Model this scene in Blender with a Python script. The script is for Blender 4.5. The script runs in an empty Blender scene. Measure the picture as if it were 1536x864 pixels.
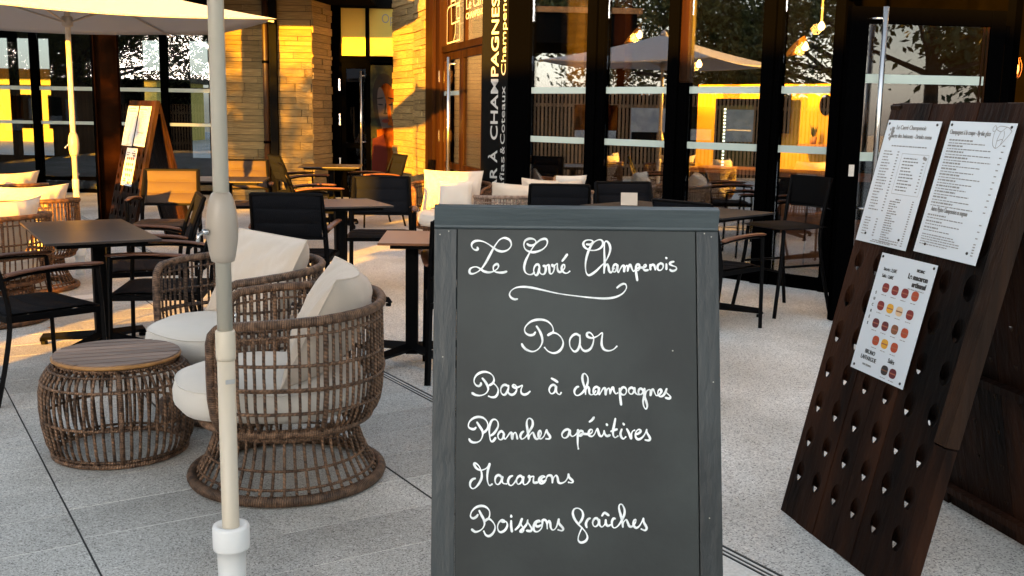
import bpy, bmesh, math, random
from mathutils import Vector, Matrix
R = math.radians
PI = math.pi
random.seed(7)
S = bpy.context.scene
C = S.collection
# ------------------------------------------------------------------ camera
cam_d = bpy.data.cameras.new('camera'); cam = bpy.data.objects.new('camera', cam_d); C.objects.link(cam)
cam_d.sensor_width = 36; cam_d.lens = 36*1567.85/1536; cam_d.clip_start = .05; cam_d.clip_end = 2000
cx = Vector((0.99985571, 0.00282349, 0.0167505)); cd = Vector((0.0169868, -0.16619257, -0.985947)); cf = Vector((0, 0.98608927, -0.16621656))
M3 = Matrix((cx, -cd, -cf)).transposed()
cam.matrix_world = Matrix.Translation((0, 0, 1.42)) @ M3.to_4x4()
S.camera = cam
# ------------------------------------------------------------------ sky, sun, exposure
SUN_EL, SUN_AZ = R(6.0), R(18.4)            # the light travels towards azimuth 18.4 degrees right of the view
w = bpy.data.worlds.new('World'); S.world = w; w.use_nodes = True
nt = w.node_tree; nt.nodes.clear()
sky = nt.nodes.new('ShaderNodeTexSky'); sky.sky_type = 'NISHITA'; sky.sun_disc = False
sky.sun_elevation = SUN_EL; sky.sun_rotation = SUN_AZ + PI; sky.air_density = 1.0; sky.dust_density = 1.15; sky.ozone_density = 1.3
bg = nt.nodes.new('ShaderNodeBackground'); bg.inputs[1].default_value = .085
ow = nt.nodes.new('ShaderNodeOutputWorld'); hs = nt.nodes.new('ShaderNodeHueSaturation'); hs.inputs['Saturation'].default_value = .42; nt.links.new(sky.outputs[0], hs.inputs['Color']); nt.links.new(hs.outputs[0], bg.inputs[0]); nt.links.new(bg.outputs[0], ow.inputs[0])
sd = bpy.data.lights.new('sun', 'SUN'); sd.energy = 5; sd.angle = R(.5); sd.color = (1, .43, .015)
sun = bpy.data.objects.new('sun', sd); C.objects.link(sun)
sdir = Vector((math.sin(SUN_AZ)*math.cos(SUN_EL), math.cos(SUN_AZ)*math.cos(SUN_EL), -math.sin(SUN_EL)))
sun.rotation_euler = sdir.to_track_quat('-Z', 'Y').to_euler()
S.view_settings.view_transform = 'Standard'; S.view_settings.look = 'None'; S.view_settings.exposure = 3.25; S.view_settings.gamma = 1
# ------------------------------------------------------------------ materials
MAT = {}
def mat(name, col, rough=.5, metal=0, col2=None, scale=20, bump=0, bscale=None, stretch=(1,1,1), spec=.5, detail=4, sheen=0):
    m = bpy.data.materials.new(name); m.use_nodes = True; n = m.node_tree; N = n.nodes; L = n.links
    p = N['Principled BSDF']; p.inputs['Roughness'].default_value = rough; p.inputs['Metallic'].default_value = metal
    p.inputs['Base Color'].default_value = (*col, 1); p.inputs['Specular IOR Level'].default_value = spec
    if sheen: p.inputs['Sheen Weight'].default_value = sheen
    if col2 or bump:
        tc = N.new('ShaderNodeTexCoord'); mp = N.new('ShaderNodeMapping'); mp.inputs['Scale'].default_value = stretch
        L.new(tc.outputs['Object'], mp.inputs[0])
        nz = N.new('ShaderNodeTexNoise'); nz.inputs['Scale'].default_value = scale; nz.inputs['Detail'].default_value = detail
        L.new(mp.outputs[0], nz.inputs['Vector'])
        if col2:
            cr = N.new('ShaderNodeValToRGB'); cr.color_ramp.elements[0].position = .36; cr.color_ramp.elements[1].position = .64
            cr.color_ramp.elements[0].color = (*col, 1); cr.color_ramp.elements[1].color = (*col2, 1)
            L.new(nz.outputs[0], cr.inputs[0]); L.new(cr.outputs[0], p.inputs['Base Color'])
        if bump:
            nb = N.new('ShaderNodeTexNoise'); nb.inputs['Scale'].default_value = bscale or scale; nb.inputs['Detail'].default_value = 6
            L.new(mp.outputs[0], nb.inputs['Vector'])
            b = N.new('ShaderNodeBump'); b.inputs['Strength'].default_value = bump; b.inputs['Distance'].default_value = .01
            L.new(nb.outputs[0], b.inputs['Height']); L.new(b.outputs[0], p.inputs['Normal'])
    MAT[name] = m; return m
def emis(name, col, st):
    m = bpy.data.materials.new(name); m.use_nodes = True; p = m.node_tree.nodes['Principled BSDF']
    p.inputs['Base Color'].default_value = (*col, 1); p.inputs['Emission Color'].default_value = (*col, 1); p.inputs['Emission Strength'].default_value = st
    MAT[name] = m; return m
def glass(name, refl, tint=(1,1,1), f0=.04):
    m = bpy.data.materials.new(name); m.use_nodes = True; n = m.node_tree; n.nodes.clear(); N = n.nodes; L = n.links
    t = N.new('ShaderNodeBsdfTransparent'); t.inputs[0].default_value = (*tint, 1)
    g = N.new('ShaderNodeBsdfGlossy'); g.inputs['Roughness'].default_value = .0; g.inputs[0].default_value = (.95,.97,1,1)
    lw = N.new('ShaderNodeLayerWeight'); lw.inputs['Blend'].default_value = .35
    mm = N.new('ShaderNodeMath'); mm.operation = 'MULTIPLY_ADD'; mm.inputs[1].default_value = .6; mm.inputs[2].default_value = refl
    L.new(lw.outputs['Fresnel'], mm.inputs[0])
    x = N.new('ShaderNodeMixShader'); L.new(mm.outputs[0], x.inputs[0]); L.new(t.outputs[0], x.inputs[1]); L.new(g.outputs[0], x.inputs[2])
    o = N.new('ShaderNodeOutputMaterial'); L.new(x.outputs[0], o.inputs[0]); MAT[name] = m; return m
def speckle(name, base, lo, hi, sc, rough=.75, bump=.25):
    m = bpy.data.materials.new(name); m.use_nodes = True; n = m.node_tree; N = n.nodes; L = n.links; p = N['Principled BSDF']
    p.inputs['Roughness'].default_value = rough; p.inputs['Specular IOR Level'].default_value = .3
    tc = N.new('ShaderNodeNewGeometry')
    v = N.new('ShaderNodeTexVoronoi'); v.inputs['Scale'].default_value = sc; L.new(tc.outputs['Position'], v.inputs['Vector'])
    sp = N.new('ShaderNodeSeparateColor'); L.new(v.outputs['Color'], sp.inputs[0])
    cr = N.new('ShaderNodeValToRGB'); e = cr.color_ramp.elements
    e[0].position = 0; e[0].color = (*lo, 1); e[1].position = 1; e[1].color = (*hi, 1)
    k = cr.color_ramp.elements.new(.3); k.color = (*base, 1); k = cr.color_ramp.elements.new(.8); k.color = (*[c*1.12 for c in base], 1)
    L.new(sp.outputs[0], cr.inputs[0])
    nz = N.new('ShaderNodeTexNoise'); nz.inputs['Scale'].default_value = 1.3; nz.inputs['Detail'].default_value = 5; L.new(tc.outputs['Position'], nz.inputs['Vector'])
    r2 = N.new('ShaderNodeValToRGB'); r2.color_ramp.elements[0].position = .3; r2.color_ramp.elements[1].position = .7
    r2.color_ramp.elements[0].color = (.66,.65,.63,1); r2.color_ramp.elements[1].color = (1.06,1.06,1.06,1); L.new(nz.outputs[0], r2.inputs[0])
    oi = N.new('ShaderNodeObjectInfo'); om = N.new('ShaderNodeMapRange'); om.inputs['To Min'].default_value = .86; om.inputs['To Max'].default_value = 1.12; L.new(oi.outputs['Random'], om.inputs[0])
    mx = N.new('ShaderNodeMix'); mx.data_type = 'RGBA'; mx.blend_type = 'MULTIPLY'; mx.inputs[0].default_value = 1
    L.new(cr.outputs[0], mx.inputs[6]); L.new(r2.outputs[0], mx.inputs[7])
    m2 = N.new('ShaderNodeVectorMath'); m2.operation = 'SCALE'; L.new(mx.outputs[2], m2.inputs[0]); L.new(om.outputs[0], m2.inputs['Scale'])
    L.new(m2.outputs[0], p.inputs['Base Color'])
    b = N.new('ShaderNodeBump'); b.inputs['Strength'].default_value = bump; b.inputs['Distance'].default_value = .003
    L.new(v.outputs['Distance'], b.inputs['Height']); L.new(b.outputs[0], p.inputs['Normal'])
    MAT[name] = m; return m
def wicker(name, c1, c2):
    m = bpy.data.materials.new(name); m.use_nodes = True; n = m.node_tree; N = n.nodes; L = n.links; p = N['Principled BSDF']
    p.inputs['Roughness'].default_value = .5; p.inputs['Specular IOR Level'].default_value = .35
    tc = N.new('ShaderNodeTexCoord'); nz = N.new('ShaderNodeTexNoise'); nz.inputs['Scale'].default_value = 38; nz.inputs['Detail'].default_value = 3; L.new(tc.outputs['Object'], nz.inputs['Vector'])
    cr = N.new('ShaderNodeValToRGB'); cr.color_ramp.elements[0].position = .35; cr.color_ramp.elements[1].position = .68
    cr.color_ramp.elements[0].color = (*c1, 1); cr.color_ramp.elements[1].color = (*c2, 1); L.new(nz.outputs[0], cr.inputs[0])
    uv = N.new('ShaderNodeUVMap'); wv = N.new('ShaderNodeTexWave'); wv.inputs['Scale'].default_value = .7; wv.inputs['Distortion'].default_value = .9; wv.bands_direction = 'DIAGONAL'
    L.new(uv.outputs[0], wv.inputs['Vector'])
    wm = N.new('ShaderNodeMapRange'); wm.inputs['To Min'].default_value = .62; wm.inputs['To Max'].default_value = 1.2; L.new(wv.outputs['Color'], wm.inputs[0])
    wx = N.new('ShaderNodeVectorMath'); wx.operation = 'SCALE'; L.new(cr.outputs[0], wx.inputs[0]); L.new(wm.outputs[0], wx.inputs['Scale']); L.new(wx.outputs[0], p.inputs['Base Color'])
    b = N.new('ShaderNodeBump'); b.inputs['Strength'].default_value = .8; b.inputs['Distance'].default_value = .003
    L.new(wv.outputs['Color'], b.inputs['Height']); L.new(b.outputs[0], p.inputs['Normal'])
    MAT[name] = m; return m
speckle('slab_stone', (.51,.50,.47), (.17,.165,.155), (.82,.81,.78), 250)
speckle('aggregate', (.58,.575,.55), (.17,.17,.165), (.82,.81,.78), 190, bump=.3)
mat('joint_sand', (.66,.65,.60), .95, col2=(.8,.78,.74), scale=80)
mat('gap_dark', (.02,.02,.02), .9)
mat('steel_channel', (.03,.034,.034), .4, .5)
mat('board_paint', (.0085,.0112,.0098), .5, col2=(.023,.029,.0265), scale=3.2, detail=8, bump=.12, bscale=30, spec=.5)
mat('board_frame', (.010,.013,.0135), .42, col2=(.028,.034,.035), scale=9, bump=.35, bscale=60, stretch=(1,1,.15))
mat('board_frame_sky', (.034,.046,.050), .42, col2=(.060,.078,.084), scale=9, bump=.35, bscale=60, stretch=(.12,1,1))  # rails lighter and bluer than the stiles: sky reflection put into the colour
mat('chalk', (.68,.70,.69), .85, col2=(.92,.93,.92), scale=60)
mat('hinge', (.4,.38,.33), .45, .6)
mat('rack_wood', (.0028,.0014,.001), .6, spec=.08, col2=(.028,.0105,.005), scale=7, bump=.7, bscale=45, stretch=(1,1,.12), detail=8)
mat('rack_edge', (.007,.0034,.0017), .55, spec=.12, col2=(.028,.0125,.006), scale=12, bump=.8, bscale=50, stretch=(1,1,.1), detail=8)
mat('menu_plate', (.68,.74,.80), .22, spec=.6)
mat('print_black', (.03,.03,.03), .5)
mat('print_grey', (.25,.25,.25), .5)
mat('screw', (.05,.05,.05), .4, .6)
wicker('wicker_brown', (.055,.028,.015), (.22,.125,.072))
wicker('wicker_dark', (.026,.014,.009), (.18,.108,.068))
wicker('wicker_warm', (.05,.020,.008), (.19,.085,.035))
wicker('wicker_pale', (.18,.12,.09), (.38,.28,.22))
mat('cushion', (.55,.465,.375), .9, col2=(.62,.53,.44), scale=3, bump=.25, bscale=260, sheen=.3)
mat('cushion_white', (.58,.54,.48), .9, col2=(.64,.60,.54), scale=3, bump=.25, bscale=260, sheen=.3)
mat('teak', (.16,.105,.078), .55, col2=(.27,.185,.14), scale=16, bump=.3, bscale=70, stretch=(.12,1,1))
mat('teak_edge', (.26,.12,.035), .5, col2=(.40,.20,.06), scale=16, bump=.3)
mat('chair_black', (.003,.003,.0034), .5, spec=.05)
mat('chair_fabric', (.0045,.005,.007), .8, bump=.5, scale=160, spec=.1)
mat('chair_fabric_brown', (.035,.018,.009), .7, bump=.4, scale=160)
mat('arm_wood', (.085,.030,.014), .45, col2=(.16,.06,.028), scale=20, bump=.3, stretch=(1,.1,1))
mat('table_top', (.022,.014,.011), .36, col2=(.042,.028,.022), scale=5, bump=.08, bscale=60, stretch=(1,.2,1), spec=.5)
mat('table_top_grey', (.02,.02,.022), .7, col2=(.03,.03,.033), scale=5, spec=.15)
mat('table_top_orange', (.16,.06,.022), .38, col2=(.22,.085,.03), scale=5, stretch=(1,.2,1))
mat('pole_cream', (.60,.52,.40), .32, col2=(.66,.58,.46), scale=3, bump=.06, bscale=40, stretch=(1,1,.2))
mat('pole_grey', (.44,.41,.34), .3)
mat('pole_taupe', (.38,.325,.265), .35)
mat('socket_white', (.82,.82,.80), .3)
mat('canopy', (.40,.41,.44), .9, bump=.2, scale=300)
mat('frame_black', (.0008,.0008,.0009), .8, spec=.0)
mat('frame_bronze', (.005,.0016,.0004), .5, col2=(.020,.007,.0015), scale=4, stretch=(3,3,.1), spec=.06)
mat('pipe_brown', (.022,.009,.003), .5)
mat('rust_steel', (.006,.0022,.0008), .8, col2=(.014,.005,.002), scale=3, spec=0)
mat('band_film', (.42,.50,.46), .5)
mat('lettering_white', (.40,.40,.39), .6)
mat('stone', (.17,.125,.055), .85, col2=(.33,.25,.11), scale=5, bump=1, bscale=14, detail=8, stretch=(.5,.5,4))
mat('mortar', (.03,.022,.014), .95)
mat('render_dark', (.006,.006,.006), .9, spec=0)
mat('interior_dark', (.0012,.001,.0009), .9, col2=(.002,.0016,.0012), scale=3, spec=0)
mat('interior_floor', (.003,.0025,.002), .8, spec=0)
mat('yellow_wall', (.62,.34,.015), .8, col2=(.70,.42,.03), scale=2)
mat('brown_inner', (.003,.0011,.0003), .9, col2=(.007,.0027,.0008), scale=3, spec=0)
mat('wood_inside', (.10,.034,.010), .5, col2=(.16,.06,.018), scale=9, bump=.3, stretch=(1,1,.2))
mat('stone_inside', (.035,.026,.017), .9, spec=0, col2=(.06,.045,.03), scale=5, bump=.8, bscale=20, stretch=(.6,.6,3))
mat('fridge_glass', (.004,.008,.005), .3)
mat('wood_orange', (.36,.15,.04), .5, col2=(.5,.23,.08), scale=9, bump=.3, stretch=(1,1,.2))
mat('fence_wood', (.22,.12,.055), .7, col2=(.36,.21,.10), scale=9, bump=.4, stretch=(1,1,.1))
mat('bark', (.035,.025,.018), .9, col2=(.07,.05,.035), scale=12, bump=1)
mat('leaf', (.045,.060,.02), .6, col2=(.12,.13,.045), scale=2)
mat('far_render', (.38,.32,.2), .8, col2=(.44,.37,.24), scale=1)
mat('yellow_render_and_reflection', (.62,.48,.10), .8)  # house render, also the yellow reflection painted into the portrait door panes
mat('shade_building_wall', (.03,.026,.022), .9, col2=(.05,.042,.034), scale=.6, spec=.05)
mat('chrome', (.55,.55,.55), .22, 1)
mat('poster_skin', (.02,.003,.0005), .7, col2=(.20,.055,.008), scale=4, spec=.0, stretch=(1.6,1,.7))
mat('poster_red', (.06,.005,.0015), .6, spec=.1)
mat('poster_dark', (.003,.0015,.001), .6, spec=.1)
mat('poster_green', (.002,.003,.001), .6, col2=(.015,.018,.006), scale=9, spec=.1)
mat('poster_grey', (.25,.27,.3), .5, col2=(.42,.42,.42), scale=5)
mat('plant_green', (.04,.07,.02), .6)
mat('macaron_red', (.20,.010,.007), .5); mat('macaron_orange', (.42,.055,.010), .5); mat('macaron_yellow', (.72,.36,.02), .5)
mat('macaron_plum', (.11,.006,.012), .5); mat('macaron_black', (.025,.02,.02), .5); mat('macaron_brown', (.20,.07,.025), .5)
mat('macaron_cream', (.7,.5,.3), .5); mat('macaron_line', (.34,.10,.05), .5); mat('poster_shade', (.012,.002,.0005), .7)
glass('pane_glass', .17); glass('pane_glass_soft', .03, (.5,.54,.57)); glass('pane_door', .05, (.8,.8,.8)); glass('pane_bronze', .16, (.85,.6,.35)); glass('pane_dark', .0, (.5,.5,.5))
def vary(name, lo, hi):     # each object of this material a little lighter or darker
    n = MAT[name].node_tree; p = n.nodes['Principled BSDF']; src = p.inputs['Base Color'].links[0].from_socket
    oi = n.nodes.new('ShaderNodeObjectInfo'); mr = n.nodes.new('ShaderNodeMapRange'); mr.inputs['To Min'].default_value = lo; mr.inputs['To Max'].default_value = hi
    n.links.new(oi.outputs['Random'], mr.inputs[0]); v = n.nodes.new('ShaderNodeVectorMath'); v.operation = 'SCALE'
    n.links.new(src, v.inputs[0]); n.links.new(mr.outputs[0], v.inputs['Scale']); n.links.new(v.outputs[0], p.inputs['Base Color'])
vary('stone', .75, 1.18); vary('rack_wood', .6, 1.5); vary('wicker_brown', .75, 1.3); vary('wicker_dark', .75, 1.25); vary('teak', .7, 1.25); vary('fence_wood', .7, 1.2)
emis('bulb', (1, .62, .2), 1.6); emis('bulb_orange', (1, .30, .05), 1.2); emis('led', (.8, 1, .75), .35)
# ------------------------------------------------------------------ geometry helpers
class MB:
    def __init__(s, M=None): s.v = []; s.f = []; s.uv = []; s.M = M or Matrix.Identity(4); s.sm = False
    def pts(s, P): k = len(s.v); s.v += [tuple(s.M @ Vector(p)) for p in P]; return k
    def poly(s, P): k = s.pts(P); s.f.append(tuple(range(k, k+len(P)))); s.uv.append(None)
    def box(s, lo, hi, R3=None, at=None):
        x0,y0,z0 = lo; x1,y1,z1 = hi
        P = [(x0,y0,z0),(x1,y0,z0),(x1,y1,z0),(x0,y1,z0),(x0,y0,z1),(x1,y0,z1),(x1,y1,z1),(x0,y1,z1)]
        if R3 is not None: P = [tuple(R3 @ Vector(p) + Vector(at)) for p in P]
        k = s.pts(P)
        for q in ((0,3,2,1),(4,5,6,7),(0,1,5,4),(1,2,6,5),(2,3,7,6),(3,0,4,7)): s.f.append(tuple(k+i for i in q)); s.uv.append(None)
        return s
    def bar(s, a, b, w, h=None, up=(0,0,1)):
        a = Vector(a); b = Vector(b); d = (b-a); L = d.length; d.normalize(); h = h or w
        x = d.cross(Vector(up)); x = x.normalized() if x.length > 1e-5 else Vector((1,0,0)); y = x.cross(d)
        Mx = Matrix((x, d, y)).transposed()
        return s.box((-w/2,0,-h/2),(w/2,L,h/2), Mx, a)
    def prism(s, P, h0, h1):     # polygon in XY, extruded in Z
        n = len(P); k = s.pts([(x,y,h0) for x,y in P]+[(x,y,h1) for x,y in P])
        s.f.append(tuple(range(k+n-1, k-1, -1))); s.f.append(tuple(range(k+n, k+2*n))); s.uv += [None, None]
        for i in range(n): j = (i+1)%n; s.f.append((k+i,k+j,k+n+j,k+n+i)); s.uv.append(None)
        return s
    def tube(s, P, r, n=7, closed=False, wrap=90.0, caps=True, sq=(1,1)):
        P = [Vector(p) for p in P]; m = len(P); T = []
        for i in range(m):
            a = P[(i-1)%m] if (closed or i>0) else P[i]; b = P[(i+1)%m] if (closed or i<m-1) else P[i]
            t = (b-a); T.append(t.normalized() if t.length else Vector((0,0,1)))
        ref = Vector((0,0,1)) if abs(T[0].z) < .9 else Vector((1,0,0)); N = (ref-T[0]*ref.dot(T[0])).normalized()
        k = len(s.v); ln = 0; acc = []
        for i in range(m):
            if i: N = (N-T[i]*N.dot(T[i])); N = N.normalized() if N.length > 1e-6 else Vector((1,0,0)); ln += (P[i]-P[i-1]).length
            acc.append(ln); B = T[i].cross(N); rr = r[i] if isinstance(r, (list,tuple)) else r
            s.pts([P[i]+(N*math.cos(2*PI*j/n)*sq[0]+B*math.sin(2*PI*j/n)*sq[1])*rr for j in range(n)])
        acc.append(ln+(P[0]-P[-1]).length)
        for i in range(m if closed else m-1):
            i2 = (i+1)%m
            for j in range(n):
                j2 = (j+1)%n; s.f.append((k+i*n+j,k+i*n+j2,k+i2*n+j2,k+i2*n+j))
                a = acc[i]*wrap; b = acc[i+1]*wrap; u0 = j/n; u1 = (j+1)/n; s.uv.append(((u0,a),(u1,a),(u1,b),(u0,b)))
        if caps and not closed:
            s.f.append(tuple(k+j for j in range(n-1,-1,-1))); s.f.append(tuple(k+(m-1)*n+j for j in range(n))); s.uv += [None, None]
        return s
    def lathe(s, prof, n=24, c=(0,0,0), sx=1, sy=1):
        k = len(s.v)
        for r, z in prof: s.pts([(c[0]+r*math.cos(2*PI*j/n)*sx, c[1]+r*math.sin(2*PI*j/n)*sy, c[2]+z) for j in range(n)])
        for i in range(len(prof)-1):
            for j in range(n): j2 = (j+1)%n; s.f.append((k+i*n+j,k+i*n+j2,k+(i+1)*n+j2,k+(i+1)*n+j)); s.uv.append(None)
        s.f.append(tuple(k+j for j in range(n-1,-1,-1))); s.f.append(tuple(k+(len(prof)-1)*n+j for j in range(n))); s.uv += [None,None]
        return s
    def grid(s, fn, nu, nv):
        k = len(s.v)
        for i in range(nu+1): s.pts([fn(i/nu, j/nv) for j in range(nv+1)])
        for i in range(nu):
            for j in range(nv): a = k+i*(nv+1)+j; s.f.append((a,a+nv+1,a+nv+2,a+1)); s.uv.append(None)
        return s
    def mesh(s, name, m, smooth=False):
        me = bpy.data.meshes.new(name); me.from_pydata(s.v, [], s.f)
        if any(u for u in s.uv):
            ul = me.uv_layers.new(name='UVMap'); d = []
            for f, u in zip(s.f, s.uv):
                for q in (u or [(0,0)]*len(f)): d += [q[0], q[1]]
            ul.data.foreach_set('uv', d)
        me.materials.append(MAT[m])
        if smooth: me.polygons.foreach_set('use_smooth', [True]*len(me.polygons))
        me.update(); return me
    def build(s, name, m, parent=None, smooth=False, bevel=0, **kw):
        return link(name, s.mesh(name, m, smooth), parent, bevel, **kw)
def link(name, me, parent=None, bevel=0, label=None, cat=None, group=None, kind=None):
    o = bpy.data.objects.new(name, me); C.objects.link(o); o.parent = parent
    if bevel:
        b = o.modifiers.new('bevel', 'BEVEL'); b.width = bevel; b.segments = 2; b.limit_method = 'ANGLE'
    return tag(o, label, cat, group, kind)
def tag(o, label=None, cat=None, group=None, kind=None):
    if label: o['label'] = label
    if cat: o['category'] = cat
    if group: o['group'] = group
    if kind: o['kind'] = kind
    return o
def thing(name, label, cat, loc=(0,0,0), rz=0, group=None):
    o = bpy.data.objects.new(name, None); C.objects.link(o); o.location = loc; o.rotation_euler = (0,0,rz); o.empty_display_size = .2
    return tag(o, label, cat, group)
def children(o): return [c for c in ALLOBJ() if c.parent == o]
def ALLOBJ(): return list(C.objects)
def dup(root, loc, rz, label, group=None):
    kids = {}
    for c in C.objects:
        if c.parent: kids.setdefault(c.parent.name, []).append(c)
    def cp(o, par):
        n = o.copy(); C.objects.link(n); n.parent = par
        for ch in kids.get(o.name, []): cp(ch, n)
        return n
    r = cp(root, None); r.location = loc; r.rotation_euler = (0,0,rz); r['label'] = label
    if group: r['group'] = group
    return r
def text(body, size, name, m, parent, Mx, align='LEFT', sx=1.0, bold=0, space=1.0, thick=.0006):
    cu = bpy.data.curves.new('t', 'FONT'); cu.body = body; cu.size = size; cu.align_x = align; cu.offset = bold; cu.space_character = space; cu.extrude = thick
    t = bpy.data.objects.new('t', cu); C.objects.link(t); bpy.context.view_layer.update()
    me = bpy.data.meshes.new_from_object(t.evaluated_get(bpy.context.evaluated_depsgraph_get()))
    C.objects.unlink(t); bpy.data.objects.remove(t); bpy.data.curves.remove(cu)
    me.transform(Mx @ Matrix.Diagonal((sx,1,1,1))); me.name = name; me.materials.clear(); me.materials.append(MAT[m])
    return link(name, me, parent)
def text_fit(body, x0, x1, cap, m, parent, Mx, bold=0):     # lettering of given length and capital height
    o = text(body, cap/.73, 'lettering', m, parent, Matrix.Identity(4), 'LEFT', 1, bold)
    xs_ = [v.co.x for v in o.data.vertices]; a, b = min(xs_), max(xs_); s_ = (x1-x0)/(b-a)
    o.data.transform(Mx @ Matrix.Translation((x0,0,0)) @ Matrix.Diagonal((s_,1,1,1)) @ Matrix.Translation((-a,0,0))); return o
def smooth_line(P, k=5):
    P = [Vector((*p, 0)) if len(p) == 2 else Vector(p) for p in P]; out = []
    for i in range(len(P)-1):
        a = P[max(i-1,0)]; b = P[i]; c = P[i+1]; d = P[min(i+2,len(P)-1)]
        for j in range(k):
            t = j/k; out.append(.5*((2*b)+(c-a)*t+(2*a-5*b+4*c-d)*t*t+(3*b-a-3*c+d)*t*t*t))
    out.append(P[-1]); return out
def ribbon(mb, P, wdt, z, k=5, vary=.18):     # flat brush stroke in the XY plane with round ends
    Q = smooth_line(P, k); n = len(Q)
    for i in range(n-1):
        a, b = Q[i], Q[i+1]; d = b-a
        if d.length < 1e-7: continue
        d.normalize(); s = Vector((-d.y, d.x, 0)); ha = wdt*(1+vary*math.sin(i*.23))*.5; hb = wdt*(1+vary*math.sin((i+1)*.23))*.5
        zz = z+(i%7)*1e-5
        mb.poly([(a+s*ha+Vector((0,0,zz))), (a-s*ha+Vector((0,0,zz))), (b-s*hb+Vector((0,0,zz))), (b+s*hb+Vector((0,0,zz)))])
        mb.poly([(a.x+ha*math.cos(t*PI/4), a.y+ha*math.sin(t*PI/4), zz+5e-6) for t in range(8)])
    e = Q[-1]; mb.poly([(e.x+wdt*.5*math.cos(t*PI/4), e.y+wdt*.5*math.sin(t*PI/4), z+2e-5) for t in range(8)])
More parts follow.
